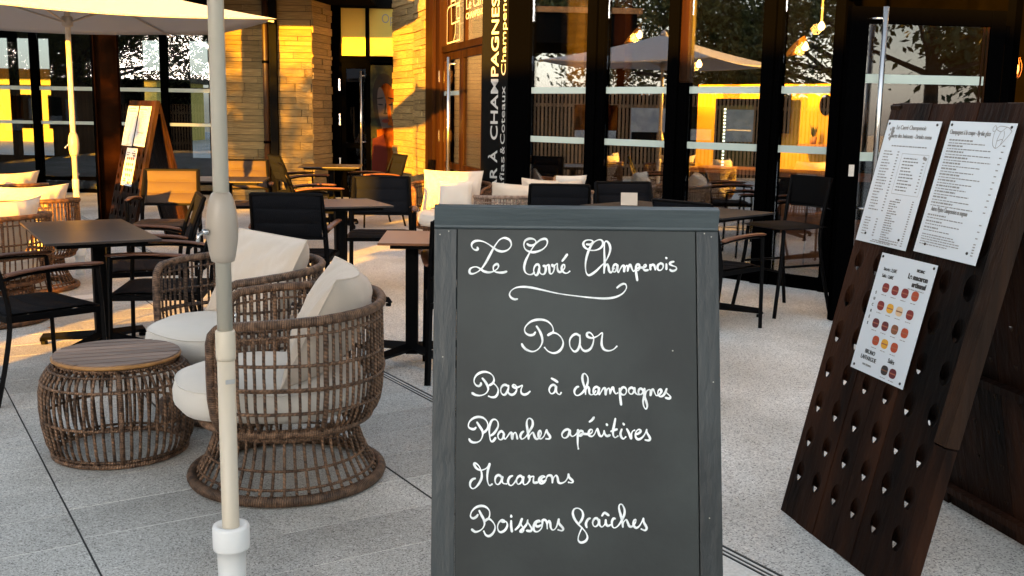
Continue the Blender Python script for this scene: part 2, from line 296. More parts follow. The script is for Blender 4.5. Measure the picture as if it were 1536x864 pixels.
CHALK = {
 'Le': [[[0.0902,1.1789],[0.0912,1.1757],[0.0888,1.1736],[0.0844,1.1741],[0.0801,1.1773],[0.0781,1.1824],[0.0793,1.1875],[0.0843,1.1917],[0.0923,1.1932],[0.1025,1.1914],[0.1127,1.1864],[0.1251,1.1778],[0.1331,1.1727],[0.1433,1.1709],[0.1534,1.174],[0.1599,1.1811],[0.1611,1.1877],[0.1577,1.195],[0.1511,1.1988],[0.1446,1.1994],[0.1366,1.1955],[0.1294,1.1866],[0.1236,1.177],[0.1157,1.1616],[0.1078,1.1469],[0.0992,1.1344],[0.0913,1.1278],[0.0826,1.1237],[0.0761,1.124],[0.0739,1.1284],[0.076,1.1342],[0.0825,1.1375],[0.0898,1.1376],[0.097,1.1337],[0.1043,1.1287],[0.1144,1.1266],[0.1238,1.1288],[0.1318,1.134],[0.1347,1.1399],[0.1325,1.1442],[0.1289,1.1435],[0.1245,1.1398],[0.1238,1.1332],[0.1275,1.1281],[0.1362,1.1265],[0.1449,1.1268],[0.1514,1.1287]]],
 'Carre': [[[0.1949,1.1873],[0.1985,1.1847],[0.2044,1.1842],[0.2109,1.1875],[0.2131,1.1926],[0.2095,1.197],[0.2029,1.1988],[0.1956,1.1976],[0.1898,1.1931],[0.1876,1.1857],[0.1898,1.1777],[0.1956,1.1726],[0.2044,1.1701],[0.2146,1.1711],[0.2263,1.1759],[0.2343,1.1833],[0.2372,1.1921],[0.2343,1.198],[0.2284,1.1982],[0.2204,1.1949],[0.2109,1.186],[0.2029,1.1742],[0.1957,1.1609],[0.1906,1.1492],[0.1884,1.1375],[0.1906,1.128],[0.1972,1.1232],[0.2045,1.1233],[0.2096,1.1274]],[[0.2205,1.1392],[0.2183,1.1439],[0.2139,1.1438],[0.2095,1.1377],[0.2085,1.1296],[0.211,1.1231],[0.2147,1.1216],[0.2183,1.1275],[0.2205,1.1378],[0.2208,1.129],[0.2249,1.1239],[0.2307,1.1247],[0.2336,1.132],[0.2329,1.1408],[0.2285,1.1419],[0.2299,1.1393],[0.235,1.1415],[0.2401,1.1431],[0.2412,1.1336],[0.2423,1.1263],[0.246,1.1248],[0.2504,1.1307],[0.2518,1.1395],[0.2474,1.1436],[0.2489,1.1406],[0.254,1.1439],[0.2581,1.1466],[0.2581,1.1381],[0.2598,1.1308],[0.2642,1.1287],[0.2693,1.1324],[0.2737,1.1382],[0.273,1.1441],[0.2693,1.1433],[0.2671,1.1367],[0.2693,1.1302],[0.2744,1.1266],[0.2795,1.1269],[0.2839,1.1303]],[[0.2686,1.1521],[0.2737,1.1588],[0.2789,1.1661]]],
 'Champenois': [[[0.3201,1.1879],[0.3274,1.1875],[0.3326,1.1909],[0.3323,1.1953],[0.326,1.1972],[0.3179,1.1959],[0.3132,1.1907],[0.3142,1.1841],[0.3193,1.179],[0.3281,1.1754],[0.3384,1.1755],[0.3479,1.1793],[0.3538,1.186],[0.3546,1.1926],[0.3502,1.1977],[0.3429,1.1969],[0.3348,1.1917],[0.3274,1.1813],[0.3215,1.1666],[0.3181,1.1519],[0.3174,1.1387],[0.3192,1.1277],[0.3235,1.1226],[0.3294,1.1241],[0.3397,1.1315],[0.35,1.1419],[0.3588,1.1508],[0.3662,1.1641],[0.37,1.1773],[0.3685,1.1876],[0.3634,1.1946],[0.359,1.1934],[0.3575,1.1846],[0.3574,1.1684],[0.3581,1.1522],[0.3573,1.139],[0.3565,1.1273],[0.358,1.1376],[0.3632,1.1464],[0.3661,1.1406],[0.3675,1.1318],[0.3719,1.1289],[0.3778,1.1377]],[[0.3852,1.1422],[0.3823,1.1459],[0.3779,1.1443],[0.3749,1.1377],[0.3756,1.1311],[0.38,1.1304],[0.384,1.1378],[0.3852,1.1437],[0.3851,1.1334],[0.3873,1.129],[0.391,1.1364],[0.3955,1.143],[0.3992,1.1423],[0.3991,1.1313],[0.4013,1.1394],[0.4058,1.1439],[0.4064,1.1321],[0.4087,1.141],[0.4124,1.1454],[0.4153,1.1381],[0.4189,1.1315],[0.4226,1.1352],[0.4242,1.1426],[0.4245,1.1294],[0.4269,1.1125]],[[0.4241,1.1411],[0.4271,1.1463],[0.4315,1.1449],[0.4315,1.1368],[0.4278,1.1331],[0.4263,1.1367],[0.4308,1.1397],[0.4396,1.1398],[0.4455,1.1428],[0.4448,1.1464],[0.4411,1.1442],[0.4403,1.1369],[0.444,1.1339],[0.4499,1.1347]],[[0.4544,1.1458],[0.455,1.1355]],[[0.4546,1.1414],[0.4588,1.1458],[0.4632,1.1444],[0.4653,1.1356]],[[0.4758,1.1489],[0.4713,1.1452],[0.4698,1.1386],[0.4734,1.1342],[0.4786,1.1357],[0.4823,1.1417],[0.4809,1.1475],[0.4762,1.1492]],[[0.489,1.1476],[0.4889,1.1366]],[[0.4884,1.1611],[0.4893,1.16]],[[0.5046,1.1529],[0.4987,1.1514],[0.4964,1.1477],[0.5016,1.1445],[0.5089,1.1419],[0.5104,1.1375],[0.5059,1.1338],[0.5,1.1333],[0.4967,1.1359]]],
 'flourish': [[[0.174,1.0712],[0.1682,1.0706],[0.1614,1.074],[0.1579,1.0808],[0.1614,1.0886],[0.171,1.0948],[0.1846,1.0969],[0.202,1.0957],[0.2253,1.091],[0.2602,1.0835],[0.2991,1.0784],[0.336,1.0748],[0.3614,1.074],[0.3809,1.0771],[0.3956,1.0846],[0.4035,1.0954],[0.4026,1.1032],[0.3977,1.1051],[0.3908,1.1021],[0.384,1.0966]]],
 'Bar large': [[[0.2118,1.002],[0.208,0.9971],[0.1993,0.9961],[0.1916,1.0009],[0.1896,1.0086],[0.1944,1.0173],[0.205,1.0254],[0.2195,1.0286],[0.235,1.0262],[0.2456,1.0176],[0.2495,1.008],[0.2476,1.0012],[0.2389,0.9963],[0.2476,1.0012],[0.2572,0.9993],[0.266,0.9917],[0.2702,0.9811],[0.2679,0.9705],[0.2601,0.9618],[0.2495,0.9589],[0.2389,0.9627],[0.2315,0.9703]],[[0.2147,1.0145],[0.2215,1.0039],[0.2263,0.9905],[0.2259,0.9789],[0.2186,0.9674],[0.2071,0.9619],[0.1945,0.9653],[0.1868,0.972],[0.1839,0.9777]],[[0.3047,0.9948],[0.2979,0.999],[0.2902,0.9957],[0.2843,0.987],[0.2843,0.9744],[0.2901,0.9648],[0.2959,0.9624],[0.3017,0.9678],[0.3052,0.9794],[0.3053,0.9967],[0.3052,0.9794],[0.3095,0.9678],[0.3172,0.9634],[0.3269,0.9679],[0.3328,0.9795],[0.3338,0.993],[0.327,1.0017],[0.3206,1.0007],[0.3212,0.9939],[0.3309,0.9907],[0.3425,0.995],[0.3523,1.0018],[0.3512,0.9873],[0.3512,0.9758],[0.356,0.9671],[0.3657,0.9643],[0.3754,0.9672],[0.3827,0.9736]]],
 'Bar small': [[[0.0992,0.8964],[0.0992,0.8931],[0.0949,0.89],[0.0892,0.8921],[0.0853,0.8985],[0.0862,0.9064],[0.0912,0.9135],[0.0998,0.9183],[0.1098,0.9193],[0.1192,0.9158],[0.125,0.9094],[0.1264,0.9022],[0.1236,0.8961],[0.1172,0.8918],[0.124,0.8958],[0.1308,0.8908],[0.1351,0.883],[0.1337,0.8737],[0.1288,0.868],[0.1216,0.8672],[0.1156,0.8693]],[[0.1024,0.906],[0.1085,0.8986],[0.1136,0.8893],[0.1141,0.8815],[0.1086,0.8743],[0.0986,0.8707],[0.0886,0.8717],[0.0814,0.8757]],[[0.1552,0.8902],[0.1502,0.8927],[0.1452,0.8916],[0.1409,0.8858],[0.1409,0.878],[0.1445,0.873],[0.1488,0.8723],[0.1531,0.8773],[0.156,0.8845],[0.1567,0.8916],[0.1553,0.8816],[0.1574,0.8752],[0.1632,0.8723],[0.1696,0.8752],[0.1732,0.8824],[0.1725,0.8902],[0.1674,0.8934],[0.1653,0.8902],[0.1703,0.8869],[0.1782,0.8888],[0.1854,0.8917],[0.1826,0.8831],[0.1833,0.876],[0.1891,0.8728],[0.1955,0.8746],[0.2009,0.8792]],[[0.246,0.9065],[0.2522,0.9031],[0.2585,0.8988]],[[0.2554,0.8891],[0.2503,0.8931],[0.2445,0.8905],[0.2409,0.8833],[0.2431,0.8764],[0.2481,0.875],[0.2532,0.8797],[0.2554,0.8891],[0.2554,0.8819],[0.2582,0.8755],[0.2633,0.8731],[0.2658,0.8769]]],
 'champagnes': [[[0.3019,0.8895],[0.298,0.8881],[0.2941,0.8827],[0.2937,0.8763],[0.2973,0.8717],[0.303,0.872],[0.311,0.8778],[0.3176,0.8878],[0.3217,0.8993],[0.3213,0.9094],[0.3162,0.9163],[0.3118,0.9151],[0.3101,0.9079],[0.3118,0.8979],[0.315,0.8864],[0.3168,0.8735],[0.3175,0.8835],[0.3212,0.8893],[0.3241,0.885],[0.3248,0.8764],[0.3284,0.8728],[0.3342,0.875],[0.3378,0.8807]],[[0.3444,0.8865],[0.34,0.8893],[0.3349,0.8865],[0.3327,0.8793],[0.3349,0.8735],[0.34,0.8736],[0.3436,0.8793],[0.3451,0.8865],[0.3443,0.8779],[0.3458,0.8729],[0.3494,0.8793],[0.3545,0.8865],[0.3581,0.8851],[0.3588,0.8736],[0.361,0.8822],[0.3661,0.8866],[0.368,0.8751],[0.3705,0.8837],[0.3744,0.888],[0.3763,0.8808],[0.3799,0.8751],[0.384,0.8768]],[[0.3879,0.8859],[0.3893,0.868],[0.3911,0.8522]],[[0.3886,0.8766],[0.3916,0.8852],[0.3967,0.8888],[0.4017,0.8852],[0.402,0.878],[0.398,0.873],[0.3922,0.874],[0.3898,0.8766]],[[0.4185,0.8838],[0.4141,0.8879],[0.409,0.886],[0.4068,0.8809],[0.4097,0.8752],[0.4148,0.8752],[0.4184,0.881],[0.4192,0.8867],[0.4206,0.8781],[0.4264,0.8735],[0.4337,0.8745],[0.4374,0.881],[0.433,0.886],[0.4286,0.8832],[0.4279,0.876],[0.4337,0.8738],[0.4388,0.8796],[0.4403,0.8854],[0.4395,0.871],[0.4372,0.8595],[0.4386,0.8494],[0.4429,0.8434],[0.4458,0.8495],[0.4437,0.8595],[0.4409,0.8695],[0.4439,0.8796],[0.4498,0.8839],[0.4527,0.8818],[0.4529,0.8724],[0.4548,0.8811],[0.4585,0.8847],[0.4614,0.8782],[0.465,0.8718],[0.4716,0.8739],[0.476,0.8804],[0.4738,0.8847],[0.4694,0.8818],[0.4686,0.8746],[0.4722,0.8699],[0.4788,0.8711],[0.484,0.8783],[0.487,0.8855],[0.4862,0.8783],[0.492,0.8726],[0.4948,0.8682],[0.4919,0.8654],[0.4846,0.8671]]],
 'Planches': [[[0.0892,0.8049],[0.0861,0.8018],[0.0805,0.8022],[0.0755,0.8049],[0.074,0.8099],[0.0766,0.8173],[0.0835,0.8235],[0.0928,0.8267],[0.1029,0.8254],[0.1104,0.8199],[0.1142,0.8118],[0.1136,0.8037],[0.1093,0.7975],[0.1033,0.7938]],[[0.0919,0.8155],[0.098,0.8062],[0.103,0.7981],[0.1037,0.7901],[0.1,0.7802],[0.0932,0.7752],[0.0844,0.7746],[0.0788,0.7771],[0.0759,0.7814]],[[0.1193,0.7882],[0.1256,0.792],[0.1318,0.8],[0.1355,0.8087],[0.1342,0.8174],[0.1285,0.8218],[0.1223,0.8193],[0.1186,0.8112],[0.117,0.8013],[0.1178,0.7901],[0.1194,0.7802],[0.1225,0.7765],[0.1263,0.7783],[0.13,0.7839]],[[0.1468,0.7938],[0.1424,0.7976],[0.1381,0.7951],[0.135,0.7889],[0.1369,0.7821],[0.1413,0.7802],[0.1456,0.7839],[0.1475,0.7914],[0.1469,0.7864],[0.15,0.7814],[0.1544,0.7864],[0.1594,0.7932],[0.1631,0.7939],[0.1647,0.7821],[0.1669,0.7914],[0.1706,0.7951],[0.1732,0.7914],[0.1751,0.7821]],[[0.1876,0.797],[0.1838,0.7939],[0.1813,0.7877],[0.1832,0.7821],[0.187,0.7821],[0.1939,0.7877],[0.2007,0.7989],[0.2064,0.8088],[0.2064,0.8188],[0.2013,0.824],[0.1963,0.8219],[0.1944,0.8138],[0.1957,0.8026],[0.1976,0.7914],[0.1983,0.7815],[0.2008,0.7889],[0.207,0.7951],[0.2095,0.7902],[0.2121,0.784],[0.2165,0.7815],[0.2221,0.7865],[0.2246,0.7939],[0.2221,0.7989],[0.219,0.7939],[0.2196,0.7852],[0.224,0.7821],[0.2303,0.7877],[0.2353,0.8001],[0.2372,0.7952],[0.2429,0.7865],[0.241,0.7821],[0.2347,0.7821]]],
 'aperitives': [[[0.2839,0.799],[0.2789,0.8017],[0.2719,0.7983],[0.2675,0.7915],[0.2694,0.7853],[0.2751,0.784],[0.2807,0.789],[0.2839,0.799],[0.2845,0.7915],[0.2889,0.7871],[0.2946,0.7896],[0.2997,0.7952],[0.3009,0.7996],[0.3003,0.7853],[0.3002,0.7716],[0.3015,0.7617]],[[0.3009,0.7915],[0.3047,0.7977],[0.3098,0.7977],[0.3116,0.7928],[0.3078,0.7878],[0.3041,0.7878],[0.3072,0.7915],[0.3161,0.7921],[0.3236,0.7915],[0.33,0.7953],[0.3306,0.8002],[0.3262,0.8009],[0.323,0.7953],[0.3243,0.789],[0.3299,0.7872],[0.335,0.7915],[0.3407,0.8028],[0.3426,0.799],[0.3451,0.7903],[0.3495,0.7872],[0.3533,0.7915],[0.3553,0.799],[0.3571,0.7915],[0.3615,0.7878],[0.3672,0.7897]],[[0.325,0.8171],[0.33,0.8208],[0.3341,0.8262]],[[0.3604,0.8125],[0.3616,0.8103]],[[0.3788,0.8234],[0.3762,0.8103],[0.3736,0.7966],[0.3748,0.7878],[0.3786,0.7847],[0.3837,0.7878]],[[0.3698,0.7975],[0.3755,0.7997],[0.3821,0.8018]],[[0.392,0.8016],[0.3894,0.7928],[0.3913,0.7853],[0.3957,0.7822],[0.4001,0.786]],[[0.3952,0.8138],[0.3969,0.8113]],[[0.4028,0.8022],[0.4072,0.7941],[0.4115,0.7829],[0.4122,0.7916],[0.4148,0.7978],[0.4186,0.7997]],[[0.4211,0.791],[0.4275,0.7935],[0.4319,0.7979],[0.4288,0.8014],[0.4237,0.7991],[0.4205,0.7922],[0.4217,0.7847],[0.4267,0.781],[0.4337,0.7841],[0.4401,0.7916],[0.444,0.8016],[0.4446,0.7954],[0.4509,0.7841],[0.4489,0.7791],[0.4413,0.7798]]],
 'Macarons': [[[0.0886,0.7013],[0.0833,0.6995],[0.0789,0.6935],[0.0789,0.6853],[0.0835,0.6808],[0.0895,0.6831],[0.0962,0.6905],[0.1015,0.701],[0.1022,0.7099],[0.0998,0.7196],[0.0952,0.7279],[0.0884,0.7327],[0.0866,0.7294],[0.0915,0.7219],[0.0998,0.7181],[0.1089,0.7204],[0.1149,0.7256],[0.1182,0.7308],[0.115,0.7189],[0.1135,0.7069],[0.1143,0.695],[0.1182,0.6872],[0.1234,0.6897]],[[0.1438,0.7031],[0.1377,0.7081],[0.1317,0.7054],[0.1295,0.6979],[0.1318,0.6905],[0.1371,0.6897],[0.1423,0.6964],[0.1446,0.7039],[0.1438,0.6964],[0.1469,0.6912],[0.153,0.6904]],[[0.165,0.7066],[0.1597,0.7039],[0.1563,0.6964],[0.1583,0.6889],[0.1636,0.6871],[0.1689,0.6919],[0.1734,0.6979]],[[0.187,0.7008],[0.1825,0.7065],[0.1772,0.7046],[0.1734,0.6979],[0.1757,0.6904],[0.1802,0.6904],[0.1855,0.6964],[0.1878,0.7038],[0.187,0.6949],[0.1893,0.6889],[0.1954,0.6904],[0.2007,0.6978],[0.1999,0.7061],[0.1992,0.7035],[0.2052,0.705],[0.2093,0.7053],[0.2083,0.6978],[0.2098,0.6926],[0.2166,0.6933]],[[0.2341,0.6978],[0.2296,0.6948],[0.225,0.697],[0.2265,0.7023],[0.2326,0.7045],[0.2273,0.7065],[0.2212,0.7023],[0.2204,0.6948],[0.225,0.6906],[0.2318,0.6933],[0.2349,0.7008],[0.2379,0.7065],[0.2448,0.7071],[0.2478,0.7008],[0.2478,0.6925],[0.2501,0.7023],[0.2554,0.7075],[0.2585,0.7022],[0.26,0.694],[0.2653,0.6914],[0.2737,0.6947],[0.279,0.7022],[0.2809,0.7097],[0.2821,0.7037],[0.2897,0.6962],[0.2882,0.6925],[0.2813,0.6932]]],
 'Boissons': [[[0.0944,0.628],[0.0917,0.6241],[0.0858,0.6208],[0.0805,0.6235],[0.0798,0.6281],[0.083,0.6359],[0.091,0.6431],[0.1016,0.6459],[0.1109,0.6437],[0.1176,0.6371],[0.119,0.6286],[0.1164,0.6207],[0.1097,0.6159],[0.1164,0.6198],[0.123,0.6161],[0.1291,0.6076],[0.1298,0.5991],[0.1252,0.59],[0.1179,0.5851],[0.1112,0.5874],[0.1072,0.5946]],[[0.0976,0.6361],[0.1017,0.628],[0.1067,0.6188],[0.1084,0.609],[0.1045,0.6005],[0.0972,0.5953],[0.0893,0.5938],[0.0826,0.5986]],[[0.1443,0.6135],[0.149,0.6141],[0.1443,0.6171],[0.1383,0.6128],[0.1351,0.6043],[0.1371,0.5958],[0.1424,0.5928],[0.1504,0.5971],[0.155,0.6056],[0.1537,0.6128],[0.1483,0.6154]],[[0.163,0.6154],[0.163,0.6042],[0.1648,0.5938]],[[0.1629,0.6265],[0.1633,0.6236]],[[0.1717,0.5977],[0.1797,0.6061],[0.185,0.6192],[0.183,0.6094],[0.189,0.5989],[0.1864,0.593],[0.1817,0.5943],[0.189,0.6015],[0.195,0.6094],[0.197,0.6172],[0.1977,0.612],[0.205,0.6001],[0.203,0.5949],[0.195,0.5956]],[[0.225,0.6073],[0.2184,0.604],[0.2137,0.606],[0.215,0.6119],[0.2224,0.6138],[0.2197,0.6165],[0.2123,0.6126],[0.209,0.6028],[0.211,0.5949],[0.2177,0.5938],[0.225,0.6001],[0.227,0.6092],[0.2277,0.6165],[0.2337,0.6164],[0.2364,0.6092],[0.2371,0.5994],[0.2371,0.6092],[0.2404,0.6151],[0.2431,0.6105],[0.2444,0.6013],[0.2491,0.5967],[0.2558,0.6026],[0.2605,0.6183],[0.2611,0.6104],[0.2698,0.5999],[0.2672,0.5953],[0.2598,0.5971]]],
 'fraiches': [[[0.3011,0.609],[0.3072,0.6155],[0.311,0.626],[0.3086,0.6353],[0.3012,0.6405],[0.2932,0.6392],[0.2898,0.6314],[0.2925,0.6208],[0.3005,0.609],[0.3098,0.5998],[0.3172,0.5905],[0.3198,0.5814],[0.3158,0.5742],[0.3071,0.5712],[0.3011,0.5755],[0.3018,0.5854],[0.3085,0.6011]],[[0.3253,0.6201],[0.3206,0.6175],[0.3166,0.6089],[0.3186,0.6017],[0.3179,0.6089]],[[0.3435,0.6141],[0.3395,0.62],[0.3341,0.6187],[0.3307,0.6115],[0.3327,0.6049],[0.3374,0.6036],[0.3428,0.6088],[0.3441,0.6167],[0.3448,0.6075],[0.3495,0.6025],[0.3555,0.6075],[0.3576,0.6167],[0.3582,0.6088],[0.3622,0.6046],[0.369,0.6074]],[[0.3502,0.6253],[0.3556,0.6312],[0.364,0.6259]],[[0.3771,0.6192],[0.3738,0.6195],[0.3704,0.6127],[0.3717,0.6035],[0.3763,0.6006],[0.3831,0.6047],[0.3906,0.6152],[0.396,0.6271],[0.3968,0.6376],[0.3921,0.6476],[0.3867,0.6476],[0.3853,0.6403],[0.3886,0.6271],[0.3919,0.6139],[0.3932,0.6021],[0.3946,0.6113],[0.4,0.6172],[0.4033,0.6113],[0.4067,0.604],[0.4121,0.6033],[0.4188,0.6099],[0.4202,0.6171],[0.4162,0.6152],[0.4154,0.6059],[0.4208,0.6004],[0.4276,0.6046],[0.433,0.6138],[0.4358,0.6197],[0.4364,0.6125],[0.4424,0.6006],[0.439,0.5953],[0.4316,0.598]]],
}
EMBLEM = [[[1.114,2.711],[1.115,2.682],[0.619,2.685],[0.492,2.673],[0.431,2.632],[0.428,2.246],[1.122,2.252],[1.114,2.475],[0.673,2.465],[0.64,2.756]],[[0.94,2.654],[1.107,2.652],[1.113,2.507],[0.959,2.504],[0.94,2.654]],[[0.795,2.261],[0.875,2.336],[0.888,2.47]],[[0.863,2.675],[0.87,2.734]],[[0.641,2.735],[0.87,2.734]]]
# ================================================================== SETTING: ground
mb = MB().box((-60,-60,-.06),(60,60,-.0009)); mb.build('ground', 'joint_sand', kind='structure')
AV = Vector((math.sin(R(-31.82)), math.cos(R(-31.82)), 0)); BV = Vector((AV.y, -AV.x, 0))
def AB(a, b, z=0): return AV*a+BV*b+Vector((0,0,z))
mb = MB(); k = [AB(-20,2.36), AB(60,2.36), AB(60,50), AB(-20,50)]
mb.pts([p+Vector((0,0,z)) for z in (-.018,0) for p in k]); mb.f = [(3,2,1,0),(4,5,6,7)]+[(i,(i+1)%4,4+(i+1)%4,4+i) for i in range(4)]; mb.uv = [None]*6
# order of corners (a,b) runs clockwise seen from above: flip to face up
mb.f = [tuple(reversed(f)) for f in mb.f]
pave = mb.build('pavement', 'aggregate', kind='structure')
mb = MB(); k = [AB(8.32,-60), AB(60,-60), AB(60,2.30), AB(8.32,2.30)]
mb.pts([p+Vector((0,0,z)) for z in (-.018,0) for p in k]); mb.f = [(3,2,1,0),(4,5,6,7)]+[(i,(i+1)%4,4+(i+1)%4,4+i) for i in range(4)]; mb.uv = [None]*6
mb.f = [tuple(reversed(f)) for f in mb.f]
mb.build('pavement', 'aggregate', kind='structure')
# slabs, one object each
ROT = Matrix.Rotation(-R(-31.82), 4, 'Z')
slabp = bpy.data.objects.new('terrace_paving', None); C.objects.link(slabp); slabp['kind'] = 'structure'; slabp.rotation_euler = (0,0,R(31.82))
def slabmesh():
    me = MB().box((.0055,.0026,-.018),(.5925,.2856,0)).mesh('paving_slab', 'slab_stone'); return me
sm = slabmesh(); sm2 = MB().box((.0055,.0026,-.018),(.5985,.2856,0)).mesh('paving_slab', 'slab_stone')
cols = [(1.706, 3.525, True), (1.109, 3.24, False), (.527, 3.532, False)]+[(.527-.594*i, 3.25+.12*((i*7)%5), False) for i in range(1, 8)]
for (b0, a0, wide) in cols:
    a = a0-.288*4
    if b0 < -.2: a = a0+.288*1
    if b0 < -1.5: a = a0+.288*4
    while a < 8.28:
        if a+.288 <= 8.40:
            o = link('paving_slab', sm2 if wide else sm, slabp); o.location = (b0, a, random.uniform(-.0004,.0006))
            o.rotation_euler = (random.uniform(-.0004,.0004), random.uniform(-.0003,.0003), random.uniform(-.0025,.0025))
            if a+.288 > 8.31: o.scale = (1, (8.31-a)/.288, 1)
        a += .288
for (b0, a0, wide) in cols: MB().box((b0-.0055,-1.5,-.017),(b0+.0055,8.315,-.0004)).build('joint','gap_dark',slabp)
# drainage channel between slabs and aggregate concrete
dr = thing('drain_channel', 'thin dark steel drain slot between the slabs and the pale aggregate floor', 'drain')
dr.rotation_euler = (0,0,R(31.82))
MB().box((2.306,-3,-.03),(2.312,40,.003)).build('edge_rail', 'steel_channel', dr)
MB().box((2.350,-3,-.03),(2.357,40,.003)).build('edge_rail', 'steel_channel', dr)
MB().box((2.327,-3,-.03),(2.333,40,.002)).build('edge_rail', 'steel_channel', dr)
MB().box((2.312,-3,-.016),(2.350,40,-.012)).build('slot', 'gap_dark', dr)
# dry leaves on the floor
for i, (x, y) in enumerate([(-2.95,6.55),(-2.2,6.9),(-3.4,7.3)]):
    mb = MB(); mb.poly([(-.03,0,.004),(0,-.014,.012),(.032,0,.006),(.002,.016,.014)])
    o = mb.build('dry_leaf', 'teak_edge', label=['small ochre dead leaf on the floor left of the table foot','ochre dead leaf on the floor behind the dark table','ochre dead leaf nearest the wicker armchair with its cushion at the left edge'][i], cat='leaf'); o.location = (x,y,.001); o.rotation_euler = (0,0,i*1.3)
# ================================================================== CHALKBOARD
bd = thing('chalkboard', 'dark grey wooden A-frame chalkboard with white handwriting in the foreground', 'chalkboard', (-.1479,1.8621,0), .0528)
th = .2582
def leafM(th, y0=0, flip=False):
    # local x along the leaf, y up the leaf, z outwards
    if not flip: return Matrix(((1,0,0,0),(0,math.sin(th),-math.cos(th),y0),(0,math.cos(th),math.sin(th),0),(0,0,0,1)))
    return Matrix(((1,0,0,0),(0,-math.sin(th),math.cos(th),y0),(0,math.cos(th),-math.sin(th)*-1,0),(0,0,0,1)))
BM = leafM(th); W = .6; LB = 1.2657
MB(BM).box((.049,.30,-.016),(.551,1.217,-.004)).build('writing_panel', 'board_paint', bd)
MB(BM).box((0,1.2195,-.022),(W,LB,0)).build('top_rail', 'board_frame_sky', bd, bevel=.0015)
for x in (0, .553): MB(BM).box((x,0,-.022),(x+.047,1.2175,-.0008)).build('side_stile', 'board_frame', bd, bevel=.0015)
MB(BM).box((.0475,.25,-.022),(.5525,.2975,-.0008)).build('bottom_rail', 'board_frame_sky', bd, bevel=.0015)
y2 = 2*LB*math.sin(th)-.01
BR = Matrix(((1,0,0,0),(0,-math.sin(th),math.cos(th),y2+.012),(0,math.cos(th),math.sin(th),0),(0,0,0,1)))
MB(BR).box((0,1.222,-.022),(W,LB+.004,0)).build('rear_rail', 'board_frame_sky', bd, bevel=.0015)
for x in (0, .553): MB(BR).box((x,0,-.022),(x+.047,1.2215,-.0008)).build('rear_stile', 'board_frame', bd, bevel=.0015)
MB(BR).box((.0475,.30,-.016),(.5525,1.2215,-.006)).build('rear_panel', 'board_paint', bd)
for x in (.06,.50):
    h = MB(BM).box((x,LB-.001,-.034),(x+.05,LB+.0022,.004)).build('hinge', 'hinge', bd, bevel=.0006)
mb = MB(BM)
for (x, y) in [(.012,1.205),(.03,1.212),(.02,.95),(.585,1.206),(.57,1.213),(.56,1.259),(.045,1.259),(.585,.9),(.573,.62),(.5,.965)]: mb.lathe([(.0016,-.001),(.0014,.0006)], 6, (x,y,0))
mb.build('nail_heads', 'hinge', bd, kind='stuff')
names = {'Le':'Le','Carre':'Carré'}
for kname, strokes in CHALK.items():
    mb = MB(BM)
    for st in strokes: ribbon(mb, st, .0037 if kname not in ('flourish',) else .0034, -.0034, 5, .38)
    mb.build('chalk_lettering' if kname != 'flourish' else 'chalk_flourish', 'chalk', bd)
# ================================================================== RIDDLING RACK (A-frame of planks with bottle holes)
def rack_leaf(par, M, W=.77, L=1.51, ncol=6, full=True, T=.026):
    stile = .06; pw = (W-stile)/ncol
    NE = 16
    for c in range(ncol):
        x0 = c*pw+.0012; x1 = (c+1)*pw-.0012; mb = MB(M); dz = random.uniform(-.003,.003)
        rows = [.137+.1305*i for i in range(8)] if full else [.137+.1305*i for i in range(8)]
        y = random.uniform(0,.006)
        xc = .062+.1215*c
        def cell(y0, y1, hy):
            jx = random.uniform(-.003,.003); hr = random.uniform(.93,1.08)
            def rectpt(t):
                a = 2*PI*t/NE; cxx = math.cos(a); sy = math.sin(a); k = 1/max(abs(cxx), abs(sy))
                return ((x0+x1)/2+cxx*k*(x1-x0)/2, (y0+y1)/2+sy*k*(y1-y0)/2)
            def el(t, rx, ry, cy): a = 2*PI*t/NE; return (xc+rx*math.cos(a), cy+ry*math.sin(a))
            def tri(t):      # small wedge opening at the back, point down
                a = 2*PI*t/NE; cxx = math.cos(a); sy = math.sin(a)
                y_ = max(-1, min(1, sy*1.25)); return (xc-.042+jx+.0135*(y_+1.05)/2*max(-1,min(1,cxx*1.3)), hy-.036+jx*.3+.0098*y_)
            P = [(*rectpt(t), dz) for t in range(NE)]; Q = [(*el(t,.028*hr,.039*hr,hy), dz) for t in range(NE)]
            Q2 = [(*tri(t), -T) for t in range(NE)]; P2 = [(*rectpt(t), -T) for t in range(NE)]
            k = mb.pts(P+Q+Q2+P2)
            for t in range(NE):
                u = (t+1)%NE
                mb.f += [(k+t,k+u,k+NE+u,k+NE+t),(k+NE+t,k+NE+u,k+2*NE+u,k+2*NE+t),(k+2*NE+t,k+2*NE+u,k+3*NE+u,k+3*NE+t)]; mb.uv += [None]*3
        bounds = [y]+[(rows[i]+rows[i+1])/2+.034 for i in range(len(rows)-1)]+[rows[-1]+.034+.0655]
        for i in range(len(rows)):
            cell(bounds[i], bounds[i+1], rows[i]+.034)
        yt = bounds[-1]
        mb.box((x0,yt,-T),(x1,L-random.uniform(0,.004),dz))
        # edges
        mb.poly([(x0,y,-T),(x0,y,dz),(x0,yt,dz),(x0,yt,-T)]); mb.poly([(x1,y,dz),(x1,y,-T),(x1,yt,-T),(x1,yt,dz)]); mb.poly([(x0,y,-T),(x1,y,-T),(x1,y,dz),(x0,y,dz)])
        mb.build('plank', 'rack_wood', par)
    MB(M).box((W-stile+.002,.008,-T-.01),(W,.486,.004)).build('stile', 'rack_wood', par, bevel=.003)
    MB(M).box((W-stile+.002,.490,-T-.012),(W+.002,L,.008)).build('stile', 'rack_edge', par, bevel=.003)
    for yy in (.07,.56,1.38): MB(M).box((.0,yy,-T-.03),(W-.062,yy+.028,-T-.002)).build('crossbar', 'rack_wood', par)
